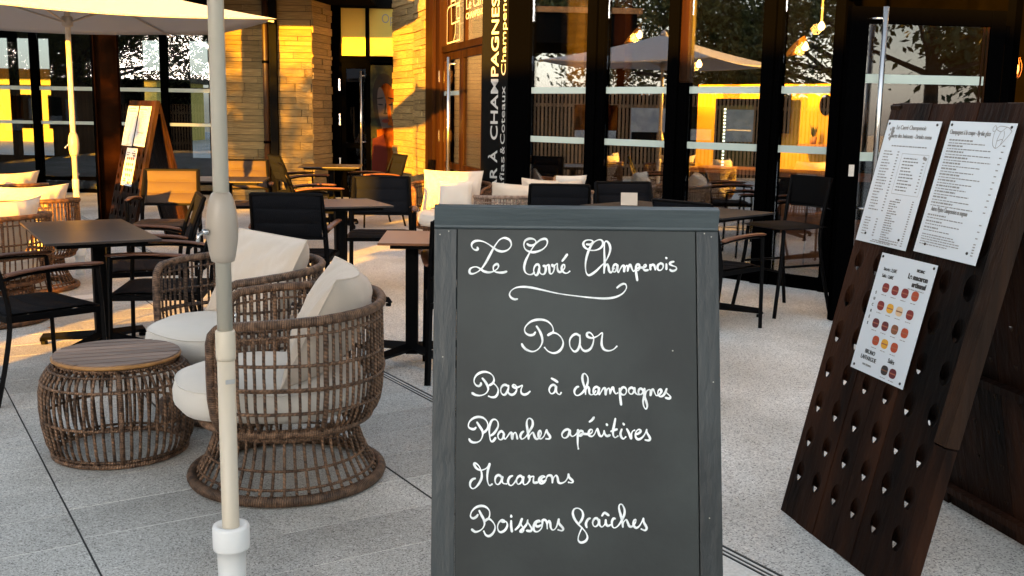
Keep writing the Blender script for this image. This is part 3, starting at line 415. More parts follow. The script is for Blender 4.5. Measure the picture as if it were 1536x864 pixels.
def bars(mb, rows, z=.0008):
    for (x, y, wd, h) in rows: mb.poly([(x,y,z),(x+wd,y,z),(x+wd,y+h,z),(x,y+h,z)])
def word_row(mb, x, y, wd, h, rnd, z=.0008):
    e = x+wd
    while x < e-.002:
        l = min(rnd.uniform(.006,.022), e-x); mb.poly([(x,y,z),(x+l,y,z),(x+l,y+h,z),(x,y+h,z)]); x += l+.0028
def menus(par, M, detail=True):
    rnd = random.Random(3)
    # 1: drinks list
    def plate(x0,y0,w,h,rot,lab):
        Q = M @ Matrix.Translation((x0,y0,.0105)) @ Matrix.Rotation(rot,4,'Z')
        o = MB(Q).box((0,0,-.002),(w,h,0)).build('menu_sheet', 'menu_plate', par, label=lab)
        mb = MB(Q)
        for (a,b) in ((.018,.014),(w-.018,.014),(.012,h-.012),(w-.012,h-.012)) if h < .41 else ((.05,.03),(w-.05,.03),(.012,h-.012),(w-.018,h-.012)):
            mb = MB(Q); mb.lathe([(.0045,0),(.0045,.002),(.003,.0032)],8,(a,b,0)); mb.build('screw','screw',o)
        return o, Q
    o, Q = plate(.024,1.019,.300,.428,-.005,'left white drinks list under the top edge'); z = .0008
    if detail:
        text('Le Carré Champenois', .021, 'print', 'print_grey', o, Q@Matrix.Translation((.145,.397,z)), 'CENTER', .9)
        text('Carte des boissons - Drinks menu', .0205, 'print', 'print_grey', o, Q@Matrix.Translation((.155,.368,z)), 'CENTER', .82)
    mb = MB(Q)
    word_row(mb,.06,.338,.20,.0035,rnd)
    for i in range(21):
        y = .318-i*.0102
        word_row(mb,.025,y,rnd.uniform(.03,.06),.0038,rnd); bars(mb,[(.105,y,.011,.0035)])
    for i in range(7):
        y = .083-i*.0095; word_row(mb,.022,y,rnd.uniform(.025,.045),.0035,rnd); bars(mb,[(.090,y,.011,.0035)])
    for i in range(11): y = .298-i*.0108; word_row(mb,.150,y,rnd.uniform(.05,.09),.004,rnd); bars(mb,[(.262,y,.010,.0035)])
    for i in range(19): y = .158-i*.0082; word_row(mb,.140 if i else .17,y,rnd.uniform(.03,.06) if i<17 else .11,.0036,rnd); bars(mb,[(.265,y,.010,.0035)])
    for (x,y,wd,h) in ((.135,.178,.15,.001),(.135,.315,.15,.001),(.135,.178,.001,.137),(.285,.178,.001,.138)): bars(mb,[(x,y,wd,h)])
    word_row(mb,.10,.012,.10,.003,rnd); word_row(mb,.09,.006,.12,.003,rnd)
    mb.build('print','print_grey',o,kind='stuff')
    mb = MB(Q)      # bunch of grapes drawn at the top corner, cork by the box
    for i in range(26):
        a = rnd.uniform(0,6.28); r = rnd.uniform(0,1); x = .038+math.cos(a)*.014*r; y = .385+math.sin(a)*.026*r
        mb.poly([(x+.0045*math.cos(t*PI/4),y+.0045*math.sin(t*PI/4),.0006+i*1e-5) for t in range(8)])
    mb.poly([(.255,.303,.001),(.277,.296,.001),(.281,.305,.001),(.259,.312,.001)])
    mb.build('print','print_grey',o,kind='stuff')
    # 2: champagnes by the glass
    o, Q = plate(.366,1.024,.308,.424,-.012,'right white champagne list under the top edge')
    if detail: 
        text('Champagnes à la coupe - By the glass', .021, 'print', 'print_grey', o, Q@Matrix.Translation((.012,.383,z)), 'LEFT', .62)
        text('Autres Pépites Champenoises en magnum', .021, 'print', 'print_grey', o, Q@Matrix.Translation((.03,.137,z)), 'LEFT', .50)
    mb = MB(Q)
    yy = .362
    for i in range(12):
        word_row(mb,.02,yy,rnd.uniform(.07,.13),.0048,rnd); word_row(mb,.02,yy-.0085,rnd.uniform(.13,.24),.003,rnd); bars(mb,[(.275,yy-.008,.011,.0035)]); yy -= .0182
    yy = .122
    for i in range(3):
        word_row(mb,.02,yy,rnd.uniform(.07,.10),.0045,rnd); word_row(mb,.02,yy-.0085,rnd.uniform(.12,.23),.003,rnd); bars(mb,[(.275,yy-.006,.011,.0035)]); yy -= .02
    for i in range(5): word_row(mb,.02,.06-i*.0078,rnd.uniform(.12,.20),.003,rnd); bars(mb,[(.275,.058-i*.0085,.011,.0035)])
    mb.build('print','print_grey',o,kind='stuff')
    mb = MB(Q)      # sketched champagne cork
    for st in ([(.225,.405),(.222,.385),(.228,.360),(.245,.348),(.262,.358),(.285,.385),(.296,.400)],[(.225,.405),(.25,.398),(.272,.412),(.296,.400)],[(.225,.405),(.240,.414),(.272,.412)],[(.245,.348),(.243,.375),(.25,.398)],[(.262,.358),(.268,.385),(.262,.40)],[(.225,.40),(.214,.398),(.211,.408),(.219,.415),(.226,.408)],[(.245,.37),(.26,.375),(.268,.372)]): ribbon(mb,st,.0018,.0007,4,0)
    mb.build('print','print_grey',o,kind='stuff')
    # 3: macaron poster
    o, Q = plate(.2025,.596,.304,.401,-.002,'white poster of rows of macarons below the two lists')
    if detail:
        text('Sucrés : 2,50€', .016, 'print', 'print_black', o, Q@Matrix.Translation((.035,.345,z)), 'LEFT', .8)
        text('Salés : 2,60€', .016, 'print', 'print_black', o, Q@Matrix.Translation((.035,.322,z)), 'LEFT', .8)
        text('MICMAC', .013, 'print', 'print_black', o, Q@Matrix.Translation((.232,.366,z)), 'CENTER', .8, .0004)
        text('Le macaron', .023, 'print', 'print_black', o, Q@Matrix.Translation((.279,.340,z)), 'RIGHT', .95, .0010)
        text('artisanal', .023, 'print', 'print_black', o, Q@Matrix.Translation((.279,.317,z)), 'RIGHT', .95, .0010)
        for i, ch in enumerate('SUCRÉS'): text(ch, .014, 'print', 'print_black', o, Q@Matrix.Translation((.028,.262-i*.021,z)), 'CENTER', .9)
        text('BRUNO', .020, 'print', 'print_black', o, Q@Matrix.Translation((.088,.064,z)), 'CENTER', .85)
        text('LAFFARGUE', .020, 'print', 'print_black', o, Q@Matrix.Translation((.088,.043,z)), 'CENTER', .85)
        text('CHEF PÂTISSIER', .0085, 'print', 'print_grey', o, Q@Matrix.Translation((.088,.024,z)), 'CENTER', .85)
        text('Salés', .021, 'print', 'print_black', o, Q@Matrix.Translation((.212,.062,z)), 'CENTER', .85)
    mb = MB(Q); word_row(mb,.19,.306,.085,.0028,rnd)
    rowsM = [(.290,[('macaron_red',.074),('macaron_red',.128),('macaron_red',.183),('macaron_orange',.238)]),
             (.229,[('macaron_red',.074),('macaron_yellow',.128),('macaron_cream',.180),('macaron_red',.238)]),
             (.169,[('macaron_plum',.074),('macaron_plum',.128),('macaron_brown',.183),('macaron_orange',.238)]),
             (.114,[('macaron_orange',.100),('macaron_yellow',.152),('macaron_orange',.207)]),
             (.034,[('macaron_black',.190),('macaron_plum',.236)])]
    for y, row in rowsM:
        for (mm, x) in row: word_row(mb,x-.014,y-.026,.028,.0026,rnd)
    mb.build('print','print_grey',o,kind='stuff')
    for y, row in rowsM:
        for (mm, x) in row:
            m2 = MB(Q); P = []
            for t in range(20):
                a = 2*PI*t/20; P.append((x+.0190*math.copysign(abs(math.cos(a))**.75,math.cos(a)), y+.0158*math.copysign(abs(math.sin(a))**.8,math.sin(a)), .0007))
            m2.poly(P); m2.build('macaron_print', mm, o)
            m2 = MB(Q); m2.poly([(x-.0165,y-.0025,.0011),(x+.0165,y-.0025,.0011),(x+.0165,y+.0015,.0011),(x-.0165,y+.0015,.0011)]); m2.build('filling_print','macaron_line' if mm not in('macaron_cream','macaron_black') else 'macaron_brown',o)
def make_rack(loc, rz, label, detail):
    rk = thing('riddling_rack', label, 'riddling rack', loc, rz, None)
    th = .2222; L = 1.51
    M = Matrix(((1,0,0,0),(0,math.sin(th),-math.cos(th),0),(0,math.cos(th),math.sin(th),0),(0,0,0,1)))
    rack_leaf(rk, M); menus(rk, M, detail)
    y2 = 2*L*math.sin(th)+.03
    M2 = Matrix(((-1,0,0,.77),(0,-math.sin(th),math.cos(th),y2),(0,math.cos(th),math.sin(th),0),(0,0,0,1)))
    rack_leaf(rk, M2)
    return rk
rack1 = make_rack((.9946,3.6425,0), -1.345, 'large dark wooden riddling rack at the right with drinks lists and a macaron poster', True)
rack2 = dup(rack1, (-4.42,11.25,0), R(-50), 'riddling rack in the sun behind the dark terrace table, menus glowing yellow')
# ================================================================== WICKER LOUNGE CHAIR
def sgn(a, e): return math.copysign(abs(a)**e, a)
def make_lounge(label, mrib='wicker_brown', near=True, loc=(0,0,0), rz=0, group='wicker tub armchairs'):
    t = thing('wicker_armchair', label, 'armchair', loc, rz, group)
    A, B = .405, .37; OPEN = R(128)
    def ring(th, k=1.0): return (A*k*sgn(math.sin(th), .85), -B*k*sgn(math.cos(th), .85))   # th=0 at the back
    zr = lambda th: .70-.045*(abs(th)/OPEN)**2
    prof = [(.27,.87),(.30,.93),(.345,.98),(.42,1.0),(.55,1.0),(.63,.995),(1,.985)]   # z, k
    def kz(z, th):
        zz = z
        for i in range(len(prof)-1):
            if prof[i][0] <= zz <= prof[i+1][0]:
                f = (zz-prof[i][0])/(prof[i+1][0]-prof[i][0]); f = max(0,min(1,f)); return prof[i][1]*(1-f)+prof[i+1][1]*f
        return prof[0][1]
    def P(th, z): x, y = ring(th, kz(z, th)); return (x, y, z)
    n = 40
    # rim with the front posts that curve down
    rim = []
    for z in (.28,.33,.40,.48,.55,.60): rim.append(P(-OPEN, z))
    rim += [P(-OPEN+R(1.5), .632), P(-OPEN+R(5), .652)]
    for i in range(n+1):
        a = -OPEN+R(9)+(2*OPEN-R(18))*i/n; rim.append(P(a, zr(a)+.002))
    rim += [P(OPEN-R(5), .652), P(OPEN-R(1.5), .632)]
    for z in (.60,.55,.48,.40,.33,.28): rim.append(P(OPEN, z))
    MB().tube(rim, .0185, 8 if near else 6, wrap=110).build('rim', mrib, t, True)
    rr = [P(-OPEN+2*OPEN*i/n, zr(-OPEN+2*OPEN*i/n)-.045) for i in range(n+1)]
    mb = MB().tube(rr, .0055, 5)
    for z in (.355,.44,.53): mb.tube([P(-OPEN+2*OPEN*i/n, z) for i in range(n+1)], .0065, 5, wrap=60)
    mb.tube([tuple(a*1.02 for a in P(-OPEN+2*OPEN*i/n, .44)[:2])+(.447,) for i in range(n+1)], .005, 5, wrap=60)
    mb.build('hoop', mrib, t, True)
    # bottom ring, full circle
    low = [(A*.87*sgn(math.sin(2*PI*i/48),.9), -B*.87*sgn(math.cos(2*PI*i/48),.9), .27) for i in range(48)]
    MB().tube(low, .017, 8, closed=True, wrap=110).build('seat_ring', mrib, t, True)
    ribs = 54; joined = MB()
    for i in range(ribs+1):
        a = -OPEN*.97+2*OPEN*.97*i/ribs; thick = (i % 12 == 0) and 0 < i < ribs
        m_ = joined if not near else MB()
        tw = .0022
        m_.tube([(P(a+tw*math.sin(j*2.1+i), z)) for j, z in enumerate([.272,.30,.335,.38,.43,.49,.55,.61,zr(a)-.005])], .0098 if thick else .0058, 6 if near else 4, wrap=60)
        if near: m_.build('post_wrap' if thick else 'rib', mrib, t, True)
    if not near: joined.build('ribs', mrib, t, True, kind='stuff')
    # hourglass foot
    hb = [(.285,.258),(.270,.235),(.276,.18),(.300,.11),(.332,.05),(.350,.024)]
    joined = MB()
    for i in range(48):
        a = 2*PI*i/48; m_ = joined if not near else MB()
        m_.tube([(r*math.sin(a)*1.02, -r*math.cos(a), z) for r, z in hb], .0062, 6 if near else 4, wrap=60)
        if near: m_.build('foot_rib', mrib, t, True)
    if not near: joined.build('foot_ribs', mrib, t, True, kind='stuff')
    def circ(r, z): return [(r*math.cos(2*PI*i/48)*1.02, r*math.sin(2*PI*i/48), z) for i in range(48)]
    MB().tube(circ(.362,.022), .021, 8, closed=True, wrap=110).build('foot_ring', mrib, t, True)
    mb = MB().tube(circ(.265,.222), .013, 6, closed=True).tube(circ(.302,.115), .0055, 5, closed=True).tube(circ(.334,.055), .0055, 5, closed=True)
    mb.build('hoop', mrib, t, True)
    # seat cushion (round, pokes out at the front) and leaning back cushion
    mb = MB()
    def seat(u, v):
        a = 2*PI*u; q = [(0,.305),(.6,.292),(.93,.298),(1,.33),(1.005,.37),(.97,.408),(.85,.428),(.5,.437),(0,.44)]
        f = v*(len(q)-1); i = min(int(f), len(q)-2); f -= i; r = q[i][0]*(1-f)+q[i+1][0]*f; z = q[i][1]*(1-f)+q[i+1][1]*f
        return (.335*r*sgn(math.cos(a),.9), .365*r*sgn(math.sin(a),.9)+.055, z+.004*math.sin(5*a)*r)
    mb.grid(lambda u,v: seat(u,v), 36, 16); mb.build('seat_cushion', 'cushion_white', t, True)
    def back(u, v):      # pillow in the (x, up) plane with pinched corners
        a = 2*u-1; b = 2*abs(2*v-1)-1; side = 1 if v > .5 else -1
        e = max(0,(1-abs(a)**2.2))*max(0,(1-abs(b)**2.2)); th = .120*e**.55
        pin = 1-.10*(1-abs(b)**2)*0-.07*(1-abs(a)**2)*abs(b); wx = .305*a*(1-.07*(1-b*b)); hz = .228*b*(1-.10*(1-a*a))
        wr = (.012*math.sin(a*17+b*7+2.5*math.sin(b*3))*abs(a*b)**.7+.005*math.sin(b*9+a*7)+.003*math.sin(a*29-b*9))*e**.6
        y = side*(th+wr); s_, c_ = math.sin(R(27)), math.cos(R(27))
        zz = hz; yy = -.19+ .10*a*a
        return (wx, yy+y*c_-zz*s_, .615+zz*c_+y*s_*.6)
    cb = MB().grid(back, 30, 44).build('back_cushion', 'cushion', t, True)
    m = 24; per = [back(i/m, 0) for i in range(m+1)]+[back(1, j/m*.5) for j in range(1,m+1)]+[back(1-i/m, .5) for i in range(1,m+1)]+[back(0, .5-j/m*.5) for j in range(1,m)]
    MB().tube(per, .0042, 5, closed=True).build('piping', 'cushion', cb, True)
    sc_ = [seat(i/48, .62) for i in range(48)]; MB().tube(sc_, .0038, 5, closed=True).build('piping', 'cushion_white', t, True)
    return t
GW = 'wicker tub armchairs on the terrace'
lA = make_lounge('nearest wicker tub armchair beside the cream umbrella pole, its back cushion tinged pink', 'wicker_brown', True, (-.87,3.94,0), R(100), GW)
lB = make_lounge('wicker tub armchair behind the wicker pouf, facing it, with a wide beige back cushion', 'wicker_dark', True, (-1.30,4.87,0), R(134), GW)
lF = make_lounge('wicker tub armchair at the far left behind the dark table, pale pillow on its rim', 'wicker_warm', False, (-3.46,6.78,0), R(62), GW)
dup(lF, (-3.78,8.02,0), R(35), 'wicker tub armchair glowing orange in the sun just in front of the yellow umbrella pole', GW)
dup(lF, (-4.68,9.5,0), R(40), 'sunlit wicker armchair farthest back at the left edge, two cushions on it', GW)
dup(lF, (-5.0,8.3,0), R(70), 'sunlit wicker armchair partly cut off by the left edge of the picture', GW)
dup(lF, (-.63,10.55,0), R(176), 'wicker armchair facing the viewer by the entrance door, yellow-lit cushion', GW)
lP = make_lounge('pale rattan armchair behind the chalkboard in front of the dark corner post', 'wicker_pale', False, (.06,9.28,0), R(15), GW)
dup(lP, (.34,9.92,0), R(10), 'pale rattan armchair right against the glass front with a white cushion', GW)
o = MB().grid(lambda u,v: ((2*u-1)*.16*(1-.05*(1-(2*v-1)**2)), .05*math.sin(PI*u)**.5*math.sin(PI*v)**.5*(1 if True else 1), (2*v-1)*.11), 10, 8)
def small_pillow(x, y, z, rz, label):
    mb = MB()
    def f(u, v):
        a = 2*u-1; b = 2*abs(2*v-1)-1; sd_ = 1 if v > .5 else -1; e = (max(0,1-a**4)*max(0,1-b**4))**.5
        return (.17*a*(1-.06*(1-b*b)), sd_*.05*e-.25*.13*b, .13*b*(1-.06*(1-a*a)))
    mb.grid(f, 14, 24); q = mb.build('pillow', 'cushion_white', None, True, label=label, cat='pillow'); q.location = (x,y,z); q.rotation_euler = (0,0,rz); return q
small_pillow(-.58,10.42,.60,R(176),'small grey pillow in front of the yellow cushion by the entrance')
small_pillow(.52,9.75,.72,R(30),'white pillow poking above a black chair back by the glass front')
small_pillow(-5.0,9.2,.70,R(20),'creased cream pillow lying over the armchair at the left edge')
# ================================================================== POUF
pf = thing('wicker_pouf', 'round wicker side table with slatted teak top in the left foreground', 'side table', (-1.62,4.19,0), R(12))
prof = [(.262,.022),(.283,.07),(.296,.14),(.302,.21),(.301,.28),(.290,.33),(.270,.362),(.235,.385)]
for i in range(54):
    a = 2*PI*i/54; j = random.uniform(-.005,.005)
    thick = i == 42
    MB().tube([(r*math.cos(a+j*math.sin(z*20)), r*math.sin(a+j*math.sin(z*20)), z) for r, z in prof], .0105 if thick else .0064, 6, wrap=110 if thick else 55).build('rib', 'wicker_brown', pf, True)
def circ(r, z, n=56): return [(r*math.cos(2*PI*i/n), r*math.sin(2*PI*i/n), z) for i in range(n)]
for (r, z, q) in ((.262,.014,.011),(.270,.034,.006),(.296,.170,.0065),(.294,.320,.006),(.228,.388,.012),(.262,.372,.005)):
    MB().tube(circ(r, z), q, 6, closed=True, wrap=90).build('hoop', 'wicker_brown', pf, True)
NP = 8; RT = .247
for i in range(NP):
    y0 = -RT+2*RT*i/NP+.0045; y1 = -RT+2*RT*(i+1)/NP-.0045
    ys = [y0+(y1-y0)*k/6 for k in range(7)]; xr = [math.sqrt(max(RT*RT-y*y,1e-6)) for y in ys]
    P = [(x, y) for x, y in zip(xr, ys)]+[(-x, y) for x, y in reversed(list(zip(xr, ys)))]
    MB(Matrix.Rotation(R(12),4,'Z')).prism(P, .4085, .421).build('plank', 'teak', pf, bevel=.0012)
MB().tube(circ(RT-.002,.4075), .0085, 8, closed=True).build('edge_band', 'teak_edge', pf, True)
MB().prism([(.235*math.cos(2*PI*i/40), .235*math.sin(2*PI*i/40)) for i in range(40)], .392, .4075).build('sub_frame', 'gap_dark', pf)
# ================================================================== DINING CHAIRS
def make_chair(label, fabric='chair_fabric', loc=(0,0,0), rz=0, group='black armchairs of the terrace tables'):
    t = thing('terrace_armchair', label, 'chair', loc, rz, group)
    for s in (-1, 1):
        MB().tube([(s*.275,.245,0),(s*.27,.235,.45),(s*.268,.225,.625)], .0135, 4, sq=(1.15,.9)).build('leg', 'chair_black', t)
        MB().tube(smooth_line([(s*.255,-.30,0),(s*.25,-.245,.22),(s*.245,-.215,.43),(s*.235,-.255,.66),(s*.225,-.335,.865)],4), .0145, 4, sq=(1.2,.9)).build('leg', 'chair_black', t)
        MB().tube(smooth_line([(s*.268,.225,.622),(s*.272,.05,.63),(s*.262,-.12,.622),(s*.243,-.235,.60)],3), .010, 4, sq=(.8,1.5)).build('arm', 'chair_black', t)
        mb = MB(); pts = smooth_line([(s*.268,.25,.640),(s*.275,.05,.648),(s*.265,-.13,.638),(s*.25,-.225,.622)],4)
        mb.tube(pts, [.017]+[.024]*(len(pts)-2)+[.018], 8, sq=(.42,1.0)); mb.build('arm_rest', 'arm_wood', t, True)
        MB().bar((s*.262,.235,.41),(s*.247,-.22,.41), .022, .03).build('side_rail', 'chair_black', t)
    MB().bar((-.26,.235,.41),(.26,.235,.41), .022, .03).build('cross_rail', 'chair_black', t); MB().bar((-.245,-.22,.41),(.245,-.22,.41), .022, .03).build('cross_rail', 'chair_black', t)
    MB().tube([(-.228,-.335,.862),(.228,-.335,.862)], .013, 6).build('back_rail', 'chair_black', t); MB().tube([(-.24,-.245,.565),(.24,-.245,.565)], .010, 6).build('back_rail', 'chair_black', t)
    def panel(u, v):
        b = 2*abs(2*v-1)-1; sd_ = 1 if v > .5 else -1; x = (2*u-1)*.222; f = (b+1)/2
        q = .013*(abs(math.sin(f*3*PI))**.5)*max(0,1-abs(2*u-1)**8)**.5+.003
        z = .57+.292*f; yb = -.245-.09*f-.012*math.sin(f*PI); return (x, yb+sd_*q, z)
    MB().grid(panel, 8, 72).build('back_panel', fabric, t, True)
    def seat(u, v):
        b = 2*abs(2*v-1)-1; sd_ = 1 if v > .5 else -1; x = (2*u-1)*.246; f = (b+1)/2
        q = .014*(abs(math.sin(f*4*PI))**.5)*max(0,1-abs(2*u-1)**8)**.5+.004
        return (x, -.215+.46*f, .432+sd_*q-.02*math.sin(f*PI)*max(0,1-(2*u-1)**2)-.015*max(0,f-.85)*6)
    MB().grid(seat, 8, 60).build('seat', fabric, t, True)
    return t
GC = 'black armchairs of the terrace tables'
ch = make_chair('black armchair cut off by the left edge with a brown wooden arm rest', loc=(-2.42,5.16,0), rz=R(-40))
dup(ch, (-2.30,6.52,0), R(112), 'black quilted armchair at the far right corner of the dark table', GC)
dup(ch, (-1.93,5.74,0), R(98), 'black quilted armchair just left of the cream pole, behind the wicker armchairs', GC)
dup(ch, (-1.50,7.17,0), R(2), 'black armchair seen from behind, right of the cream pole above the beige cushion', GC)
dup(ch, (-1.07,8.42,0), R(186), 'black armchair facing the viewer across the brown middle table', GC)
dup(ch, (-1.72,13.0,0), R(118), 'armchair with glowing wood arms right against the portrait door', GC)
dup(ch, (-2.0,10.55,0), R(-72), 'black armchair side on with one bright wood edge, below the drainpipe', GC)
dup(ch, (-2.55,12.6,0), R(-60), 'black armchair farthest back in front of the ledgestone wall', GC)
dup(ch, (.36,8.50,0), R(0), 'black armchair with a curved back between the pale rattan chairs and the glass', GC)
dup(ch, (1.32,6.98,0), R(-45), 'black armchair in the shade right behind the top of the chalkboard', GC)
dup(ch, (-.20,5.62,0), R(4), 'black armchair hidden mostly behind the left stile of the chalkboard', GC)
dup(ch, (.95,8.25,0), R(-170), 'black armchair in the dark below the glass front, behind the grey table', GC)
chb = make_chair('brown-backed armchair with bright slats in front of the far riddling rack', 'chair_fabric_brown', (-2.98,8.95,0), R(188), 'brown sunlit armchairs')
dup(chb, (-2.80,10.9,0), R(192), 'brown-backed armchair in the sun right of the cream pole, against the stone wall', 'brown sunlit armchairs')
# ---- high chair with bent legs by the glass
hc = thing('high_chair', 'tall black chair with bent legs and a foot rail next to the open glass door', 'high chair', (1.98,7.62,0), R(118))
for sx in (-1,1):
    MB().tube(smooth_line([(sx*.23,.25,0),(sx*.20,.19,.38),(sx*.19,.17,.62)],4), .014, 6).build('leg','chair_black',hc,True)
    MB().tube(smooth_line([(sx*.24,-.27,0),(sx*.20,-.19,.40),(sx*.19,-.18,.64),(sx*.20,-.24,.99)],4), .014, 6).build('leg','chair_black',hc,True)
    MB().tube([(sx*.205,.20,.36),(sx*.205,-.20,.36)], .009, 6).build('foot_rail','chair_black',hc,True)
MB().tube([(-.205,.20,.33),(.205,.20,.33)], .009, 6).build('foot_rail','chair_black',hc,True)
MB().grid(lambda u,v: ((2*u-1)*.22, .22*(2*abs(2*v-1)-1), .635+(.02 if v>.5 else -.02)*max(0,1-(2*abs(2*v-1)-1)**6)*max(0,1-(2*u-1)**6)), 10, 24).build('seat','chair_fabric',hc,True)
MB().grid(lambda u,v: ((2*u-1)*.205, -.235-.045*(1-(2*u-1)**2)+(.012 if v>.5 else -.012), .76+.23*abs(2*v-1)), 12, 24).build('backrest','chair_black',hc,True)
# ================================================================== TABLES
def make_table(label, w, l, loc, rz, top='table_top', peds=((0,0),), split=True):
    t = thing('terrace_table', label, 'table', loc, rz, 'square and oblong terrace tables')
    if split and l > .9:
        MB().box((-w/2,-l/2,.727),(w/2,-.001,.740)).build('tabletop', top, t, bevel=.002); MB().box((-w/2,.001,.727),(w/2,l/2,.7396)).build('tabletop', top, t, bevel=.002)
    else: MB().box((-w/2,-l/2,.727),(w/2,l/2,.740)).build('tabletop', top, t, bevel=.002)
    MB().box((-w/2+.06,-l/2+.06,.702),(w/2-.06,l/2-.06,.7265)).build('under_frame', 'chair_black', t)
    for (px, py) in peds:
        MB().box((px-.035,py-.035,.05),(px+.035,py+.035,.702)).build('post', 'chair_black', t, bevel=.004)
        for k in range(4):
            a = PI/4+k*PI/2; dx, dy = math.cos(a), math.sin(a)
            MB().tube([(px+dx*.02,py+dy*.02,.085),(px+dx*.25,py+dy*.25,.062),(px+dx*.40,py+dy*.40,.045),(px+dx*.415,py+dy*.415,.02)], [.028,.024,.021,.02], 4, sq=(1,1.1)).lathe([(.02,0),(.02,.02)],8,(px+dx*.40,py+dy*.40,0)).build('foot', 'chair_black', t)
    return t
make_table('dark brown two-part oblong terrace table at the left, nearest the viewer', .56, 1.09, (-2.34,5.71,0), R(31), peds=((.10,.30),))
make_table('brown square table in the middle between two black armchairs', .62, .66, (-1.28,7.68,0), R(25))
make_table('table seen edge on in front of the portrait door', .72, .72, (-2.22,12.75,0), R(5))
make_table('dark table edge just right of the cream pole, at the brown sunlit chair', .72, .72, (-2.74,10.05,0), R(8))
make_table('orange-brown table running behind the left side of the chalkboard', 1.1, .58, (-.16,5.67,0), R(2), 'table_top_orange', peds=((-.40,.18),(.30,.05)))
make_table('grey-black table right of the chalkboard top, in front of the glass front', .70, 1.25, (1.19,7.66,0), R(46), 'table_top_grey', peds=((-.1,-.35),(0,.4)))
mn = MB(Matrix.Rotation(R(-12),4,'X')).box((-.062,-.004,0),(.062,.004,.095)).build('menu_card','cushion', None, label='small beige menu card standing on the table behind the chalkboard', cat='menu card'); mn.location = (.87,7.86,.741)
# ================================================================== UMBRELLAS
def make_umbrella(label, loc, rz, half, zedge, ztop, polemat, canopy=True, hz=1.09):
    t = thing('parasol', label, 'parasol', loc, rz, 'parasols on the terrace')
    MB().lathe([(.027,.10),(.0245,.11),(.0245,.80)], 20).build('pole', 'pole_cream', t, True)
    MB().lathe([(.0265,.72),(.0275,.73),(.0275,.80),(.0255,.805)], 20).build('collar', 'pole_cream', t, True)
    MB().lathe([(.0215,.80),(.0215,ztop-.08)], 20).build('upper_pole', polemat, t, True)
    MB().lathe([(.020,.995),(.031,1.0),(.036,1.02),(.042,1.06),(.0435,1.09),(.0415,1.13),(.035,1.165),(.027,1.185),(.022,1.19)], 24).build('crank_housing', 'pole_taupe', t, True)
    cr = MB().tube([(-.03,-.01,1.085),(-.055,-.02,1.085),(-.07,-.022,1.078),(-.075,-.10*.3,1.06)], .006, 6).lathe([(.008,-.008),(.012,0),(.008,.008)],10,(-.05,-.018,1.085)).build('crank', 'chrome', t, True)
    cr.rotation_euler = (0,0,0)
    MB().lathe([(.0,0),(.004,0),(.004,.012)],8,(.026,-.012,.84)).build('spring_button', 'chrome', t, True)
    MB().box((-.010,-.0265,.655),(.016,-.0245,.667)).build('sticker', 'lettering_white', t)
    MB().lathe([(.037,-.01),(.040,.10),(.041,.155),(.051,.16),(.0525,.168),(.0525,.225),(.050,.232),(.036,.232),(.030,.226)], 28).build('ground_socket', 'socket_white', t, True)
    # canopy: four sloping panels with thickness, ribs and hub
    cn = [(-half,-half),(half,-half),(half,half),(-half,half)]
    for i in range(4):
        a = cn[i]; b = cn[(i+1)%4]
        def f(u, v, a=a, b=b):
            top = v <= .5; q = v*2 if top else 2-v*2
            x = (a[0]*(1-u)+b[0]*u)*q; y = (a[1]*(1-u)+b[1]*u)*q; sag = -.05*math.sin(PI*u)*q*q
            z = ztop-(ztop-zedge)*q+sag-.03*math.sin(PI*q)
            return (x, y, z+(0 if top else -.004))
        MB().grid(f, 10, 20).build('canopy_panel', 'canopy', t, True)
        MB().tube([(cn[i][0]*.02,cn[i][1]*.02,ztop-.06),(cn[i][0]*.5,cn[i][1]*.5,ztop-.06-(ztop-zedge)*.5+.0),(cn[i][0]*.985,cn[i][1]*.985,zedge-.02)], .009, 6).build('rib', 'pole_taupe', t)
        MB().tube([(cn[i][0]*.02,cn[i][1]*.02,ztop-.42),(cn[i][0]*.42,cn[i][1]*.42,ztop-.05-(ztop-zedge)*.42)], .008, 6).build('strut', 'pole_taupe', t)
    MB().lathe([(.022,ztop-.46),(.045,ztop-.45),(.045,ztop-.38),(.022,ztop-.37)], 14).build('runner', 'pole_taupe', t, True)
    MB().lathe([(.06,ztop-.02),(.04,ztop+.03),(.01,ztop+.06)], 14).build('finial', 'canopy', t, True)
    return t
make_umbrella('pale cream parasol pole in a white socket, standing in front of the wicker armchair', (-.80,2.86,0), R(31), 1.30, 2.22, 2.62, 'pole_grey')
u2 = make_umbrella('white square parasol with its pole lit bright yellow at the left', (-3.66,8.75,0), R(36), 1.27, 2.11, 2.50, 'pole_cream')
# ================================================================== GLASS FRONT (right, seen at an angle)
FU = Vector((.7249,-.6889,0)).normalized(); FN = Vector((-.6889,-.7249,0)).normalized()   # along / outwards
FP = Vector((.18,10.75,0))
FM = Matrix(((FU.x,-FN.x,0,FP.x),(FU.y,-FN.y,0,FP.y),(0,0,1,0),(0,0,0,1)))     # local x along, y inwards, z up
gf = thing('glass_front', 'tall black-framed glass front of the bar with two pale safety bands', 'glass facade')
gf.matrix_world = FM
ZT = 4.2
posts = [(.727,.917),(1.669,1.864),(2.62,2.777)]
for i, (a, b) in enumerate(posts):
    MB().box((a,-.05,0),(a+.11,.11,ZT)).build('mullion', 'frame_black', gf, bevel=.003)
    MB().box((a+.112,-.02,0),(b,.08,1.70)).build('mullion', 'frame_black', gf); MB().box((a+.112,-.02,1.702),(b,.08,ZT)).build('mullion', 'frame_bronze' if i == 1 else 'frame_black', gf, bevel=.003)  # middle mullion: sunlit top and shaded foot put into bronze and black
